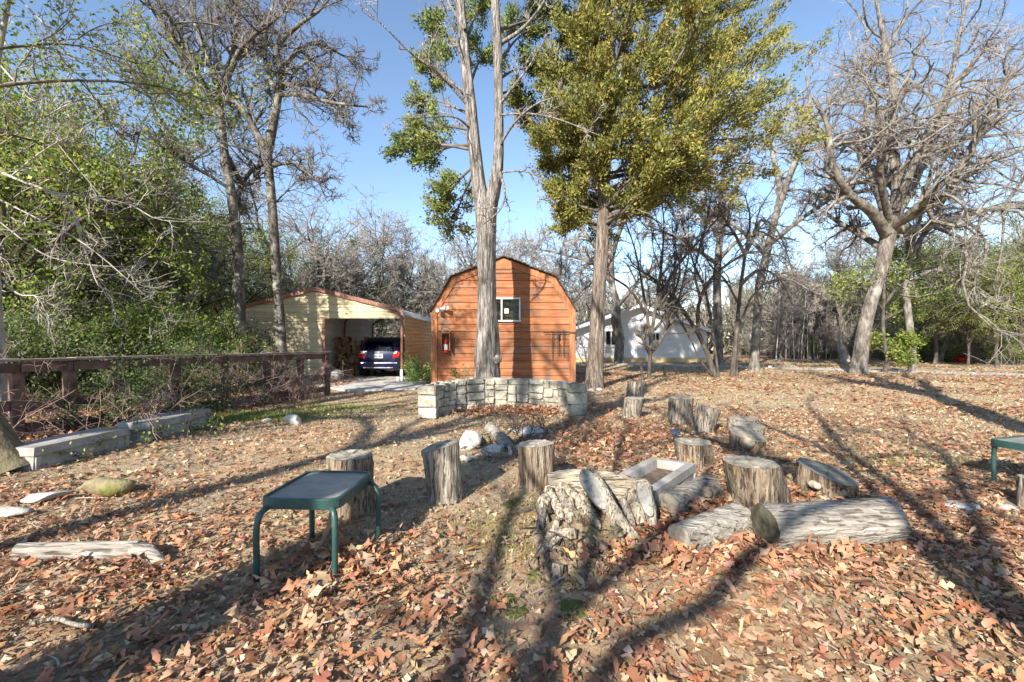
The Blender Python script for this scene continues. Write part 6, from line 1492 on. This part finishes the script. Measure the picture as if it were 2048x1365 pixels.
def leaves(X, Y, tmpl, size, tilt, lift, cols=LEAFC, p=LP, lin=False):
    T, Q_ = tmpl; n = len(X); m = len(T)
    s = size * rng.uniform(.45, 1.3, n)[:, None]; w = rng.uniform(.42, .95, n)[:, None]
    x = T[None, :, 0] * s * w; y = (T[None, :, 1] - .5) * s
    curl = rng.normal(0, 2.2, n)[:, None] / s * .35; bend = rng.normal(0, 1.2, n)[:, None] / s * .35
    tw = rng.normal(0, 1.6, n)[:, None] / s * .3
    z = curl * x ** 2 * 1.5 + bend * y ** 2 + tw * x * y + rng.normal(0, .02, (n, m)) * s
    P = np.stack([x, y, z], -1)
    yaw = rng.uniform(0, 2 * np.pi, n); a = rng.normal(0, tilt, n); b = rng.normal(0, tilt, n)
    ca, sa = np.cos(a)[:, None], np.sin(a)[:, None]; P = np.stack([P[..., 0], P[..., 1] * ca - P[..., 2] * sa, P[..., 1] * sa + P[..., 2] * ca], -1)
    cb, sb = np.cos(b)[:, None], np.sin(b)[:, None]; P = np.stack([P[..., 0] * cb + P[..., 2] * sb, P[..., 1], -P[..., 0] * sb + P[..., 2] * cb], -1)
    cy, sy = np.cos(yaw)[:, None], np.sin(yaw)[:, None]; P = np.stack([P[..., 0] * cy - P[..., 1] * sy, P[..., 0] * sy + P[..., 1] * cy, P[..., 2]], -1)
    P[..., 2] -= P[..., 2].min(1, keepdims=True)
    P[..., 2] += (gz(X, Y) + rng.uniform(.0, lift, n))[:, None]
    P[..., 0] += X[:, None]; P[..., 1] += Y[:, None]
    col = np.repeat(pick(cols, n, rng, .16, p), m, 0)
    Qs = (Q_[None] + (np.arange(n) * m)[:, None, None]).reshape(-1, 4)
    return P.reshape(-1, 3), Qs, col
TA, TB = leaf_template(half), leaf_template(halfb)
lit = Acc()
X, Y = scatter(7200, 1.45, 4.2); lit.add(*leaves(X, Y, TA, .086, .26, .03))
TC = leaf_template(np.array([(.012, 0), (.10, .18), (.19, .40), (.15, .52), (.22, .68), (.14, .88), (.02, 1.0)]))
X, Y = scatter(7500, 1.45, 4.2); lit.add(*leaves(X, Y, TC, .076, .34, .035))
X, Y = scatter(23000, 4.1, 9.0); lit.add(*leaves(X, Y, TB, .085, .27, .03))
def one_quad(X, Y, size, tilt):
    n = len(X); s = size * rng.uniform(.6, 1.3, n); C = np.column_stack([X, Y, gz(X, Y) + rng.uniform(.01, .05, n)])
    a = rng.uniform(0, 2 * np.pi, n); D = np.column_stack([np.cos(a), np.sin(a), rng.normal(0, tilt, n)])
    D = nrm(D); S = nrm(np.cross(D, np.array([0, 0, 1.0]) + rng.normal(0, tilt, (n, 3)))); Nn = np.cross(S, D)
    s = s[:, None]; V = np.stack([C, C + D * s * .5 + S * s * .34 + Nn * s * .1, C + D * s, C + D * s * .5 - S * s * .34 + Nn * s * .1], 1).reshape(-1, 3)
    return V, np.arange(4 * n).reshape(-1, 4), np.repeat(pick(LEAFC, n, rng, .16, LP), 4, 0)
X, Y = scatter(48000, 8.8, 20); lit.add(*one_quad(X, Y, .11, .3))
X, Y = scatter(26000, 20, 42); lit.add(*one_quad(X, Y, .15, .3))
X, Y = rng.uniform(-11, -5.2, 9000), rng.uniform(5, 16, 9000); lit.add(*one_quad(X, Y, .11, .3))
# crumbled bits between the leaves
CR = [(.30, .19, .11), (.38, .27, .17), (.22, .14, .085), (.46, .35, .23)]
def crumbs(n, y0, y1, size):
    X, Y = scatter(n, y0, y1, dens=lambda x, y: np.clip(.25 + .8 * leaf_density(x, y), 0, 1)); n = len(X); a = rng.uniform(0, 6.28, n); C = np.column_stack([X, Y, gz(X, Y) + rng.uniform(0, .03, n)]); s = size * rng.uniform(.6, 1.3, n)
    V, T = tri_cards(C, np.column_stack([np.cos(a), np.sin(a), rng.normal(0, .35, n)]), s, s * .4, rng); return V, T, np.repeat(pick(CR, n, rng, .2), 3, 0)
lit.add(*crumbs(26000, 1.45, 4.2, .035)); lit.add(*crumbs(42000, 4.2, 9.5, .05))
# drifts: deep leaves against wall, logs and trough
def drift(n, cx_, cy_, sx_, sy_, h):
    X = rng.normal(cx_, sx_, n); Y = rng.normal(cy_, sy_, n); k = ~blocked(X, Y); X, Y = X[k], Y[k]
    V, Q_, c_ = leaves(X, Y, TB, .10, .5, h); return V, Q_, c_
for a_ in ((900, .1, 8.75, .75, .28, .10), (700, 1.25, 6.0, .5, .7, .07), (260, 1.35, 3.55, .3, .16, .08), (300, 1.3, 2.86, .45, .1, .06), (200, 1.95, 3.45, .3, .2, .06), (160, .95, 3.0, .2, .2, .06), (200, -1.05, 2.75, .25, .15, .05)): lit.add(*drift(*a_))
tag(lit.mk('leaf_litter', M['dead_leaf']), 'thick litter of fallen brown oak leaves over the yard', 'leaves', kind='stuff')

# the largest leaves in the foreground, one by one, lying on the litter
LM = []
for k in range(10):
    V, Q_, c_ = leaves(np.zeros(1), np.full(1, -200.0), TA, .105, .1, .001); V = V - np.array([0, -200.0, V[:, 2].min()])
    me = mesh_np('big_leaf', V, None, Q_, None, c_); me.materials.append(M['dead_leaf']); LM.append(me)
cnt = 0
Xb, Yb_ = scatter(900, 1.6, 3.1)
for x, y in zip(Xb, Yb_):
    if cnt >= 280: break
    o = link('fallen_leaf', LM[cnt % 10], None, ground); o.location = (x, y, float(gz(x, y)) + rng.uniform(.012, .03)); o.rotation_euler = (rng.normal(0, .18), rng.normal(0, .18), rng.uniform(0, 6.28)); s = rng.uniform(.7, 1.15); o.scale = (s, s, s); cnt += 1

# short winter grass: straw everywhere thin, green in patches
def grass(n, y0, y1, hgt, cols, dens, wid):
    X, Y = scatter(n, y0, y1, dens=dens); n = len(X); h = hgt * rng.uniform(.4, 1.4, n)[:, None]
    C = np.column_stack([X, Y, gz(X, Y) - .003]); a = rng.uniform(0, 2 * np.pi, n); D = np.column_stack([np.cos(a), np.sin(a), rng.uniform(.1, 1.4, n)]); D = nrm(D)
    S = nrm(np.cross(D, rng.standard_normal((n, 3)))) * wid
    V = np.stack([C - S * 1.2, C + S * 1.2, C + D * h], 1).reshape(-1, 3)
    return V, np.arange(3 * n).reshape(-1, 3), np.repeat(pick(cols, n, rng), 3, 0)
STRAW = [(.54, .44, .28), (.64, .54, .37), (.44, .34, .21), (.34, .26, .15)]
GRS = [(.15, .19, .04), (.22, .26, .06), (.3, .32, .1), (.1, .14, .03)]
def straw_d(x, y): return np.clip(1.05 - .8 * leaf_density(x, y), .05, 1)
def green_d(x, y):
    d = .9 * np.clip(wnoise(x, y, 9, 1.3) * .9 - .32, 0, .6)
    d += .8 * blob(x, y, -5.0, 8.2, 1.3, .6) + .35 * blob(x, y, -.2, 3.0, .5, .6) + .4 * blob(x, y, 4.6, 5.6, 1.2, .6) + .25 * blob(x, y, -.9, 2.9, .6, .7) + .3 * blob(x, y, 2.6, 2.35, .6, .2)
    return np.clip(d, 0, 1)
gr = Acc()
gr.add(*grass(90000, 1.5, 6, .035, STRAW, straw_d, .0016)); gr.add(*grass(120000, 6, 15, .05, STRAW, straw_d, .004))
gr.add(*grass(50000, 1.5, 6, .03, GRS, green_d, .002)); gr.add(*grass(60000, 6, 15, .06, GRS, green_d, .005)); gr.add(*grass(45000, 15, 34, .09, STRAW + GRS[:2], straw_d, .012))
def tuft(n, cx_, cy_, sx_, sy_, hgt):
    X = rng.normal(cx_, sx_, n); Y = rng.normal(cy_, sy_, n); h = hgt * rng.uniform(.4, 1.4, n)[:, None]
    C = np.column_stack([X, Y, gz(X, Y) - .003]); D = nrm(np.column_stack([rng.normal(0, .5, n), rng.normal(0, .5, n), np.ones(n)])); S = nrm(np.cross(D, rng.standard_normal((n, 3)))) * .005
    return np.stack([C - S, C + S, C + D * h], 1).reshape(-1, 3), np.arange(3 * n).reshape(-1, 3), np.repeat(pick(GRS, n, rng), 3, 0)
gr.add(*tuft(7000, -4.75, 8.25, .75, .35, .08)); gr.add(*tuft(2500, -3.6, 9.4, .7, .25, .06)); gr.add(*tuft(1800, 4.3, 5.0, .6, .25, .035)); gr.add(*tuft(1500, .05, 3.3, .3, .35, .03)); gr.add(*tuft(900, 2.7, 2.3, .4, .1, .03))
tag(gr.mk('grass', M['blade']), 'sparse straw and green winter grass over the yard', 'grass', kind='stuff')
# moss cushions on the trodden earth
M['moss'] = mat('moss', ramp3((.06, .065, .02), (.11, .12, .03), (.18, .18, .06)), 30, bump=1, bscale=70, dist=.02, rough=1)
for k, (mx, my, w) in enumerate(((1010, 1195, 60), (1035, 1225, 50), (1150, 1215, 70), (1075, 1150, 40), (1030, 1010, 50), (1160, 1060, 46))):
    p = G(mx, my); r_ = w * p[1] / F / 2
    rock('moss_patch', 'green moss cushion on the bare earth around the uprooted stump', (p[0], p[1], float(gz(p[0], p[1]))), (r_ * 2, r_ * 1.7, .03), M['moss'], k, 'moss', 'moss cushions on the bare earth', 2)
# fallen twigs
n = 170; X, Y = scatter(n * 2, 1.7, 7.5, dens=lambda x, y: np.full_like(x, .55)); n = len(X)
a = rng.uniform(0, 6.28, n); S = np.column_stack([X, Y, gz(X, Y) + .022]); D = np.column_stack([np.cos(a), np.sin(a), np.zeros(n)])
P, R = grow(S, D, rng.uniform(.08, .5, n), rng.uniform(.002, .006, n), np.full(n, .0015), 7, .14, (0, 0, 0), rng); P[..., 2] = gz(P[..., 0], P[..., 1]) + .02 + rng.uniform(0, .012, n)[:, None]
V, Q = tubes(P, R, 4)
tag(mk('fallen_twigs', V, None, M['bark_twig'], Q=Q), 'small fallen twigs scattered over leaves and grass', 'twigs', kind='stuff')
V, Q = tubes([spline([(*G(60, 1262), .01), (*G(110, 1250), .014), (*G(150, 1262), .014), (*G(190, 1266), .008)], 14)[0] + (0, 0, .03)], [[.011] * 14], 6, .08, rng)
tag(mk('fallen_branch', V, None, M['wood_grey'], Q=Q), 'crooked pale fallen branch on the leaves beside the long shadow', 'branch')
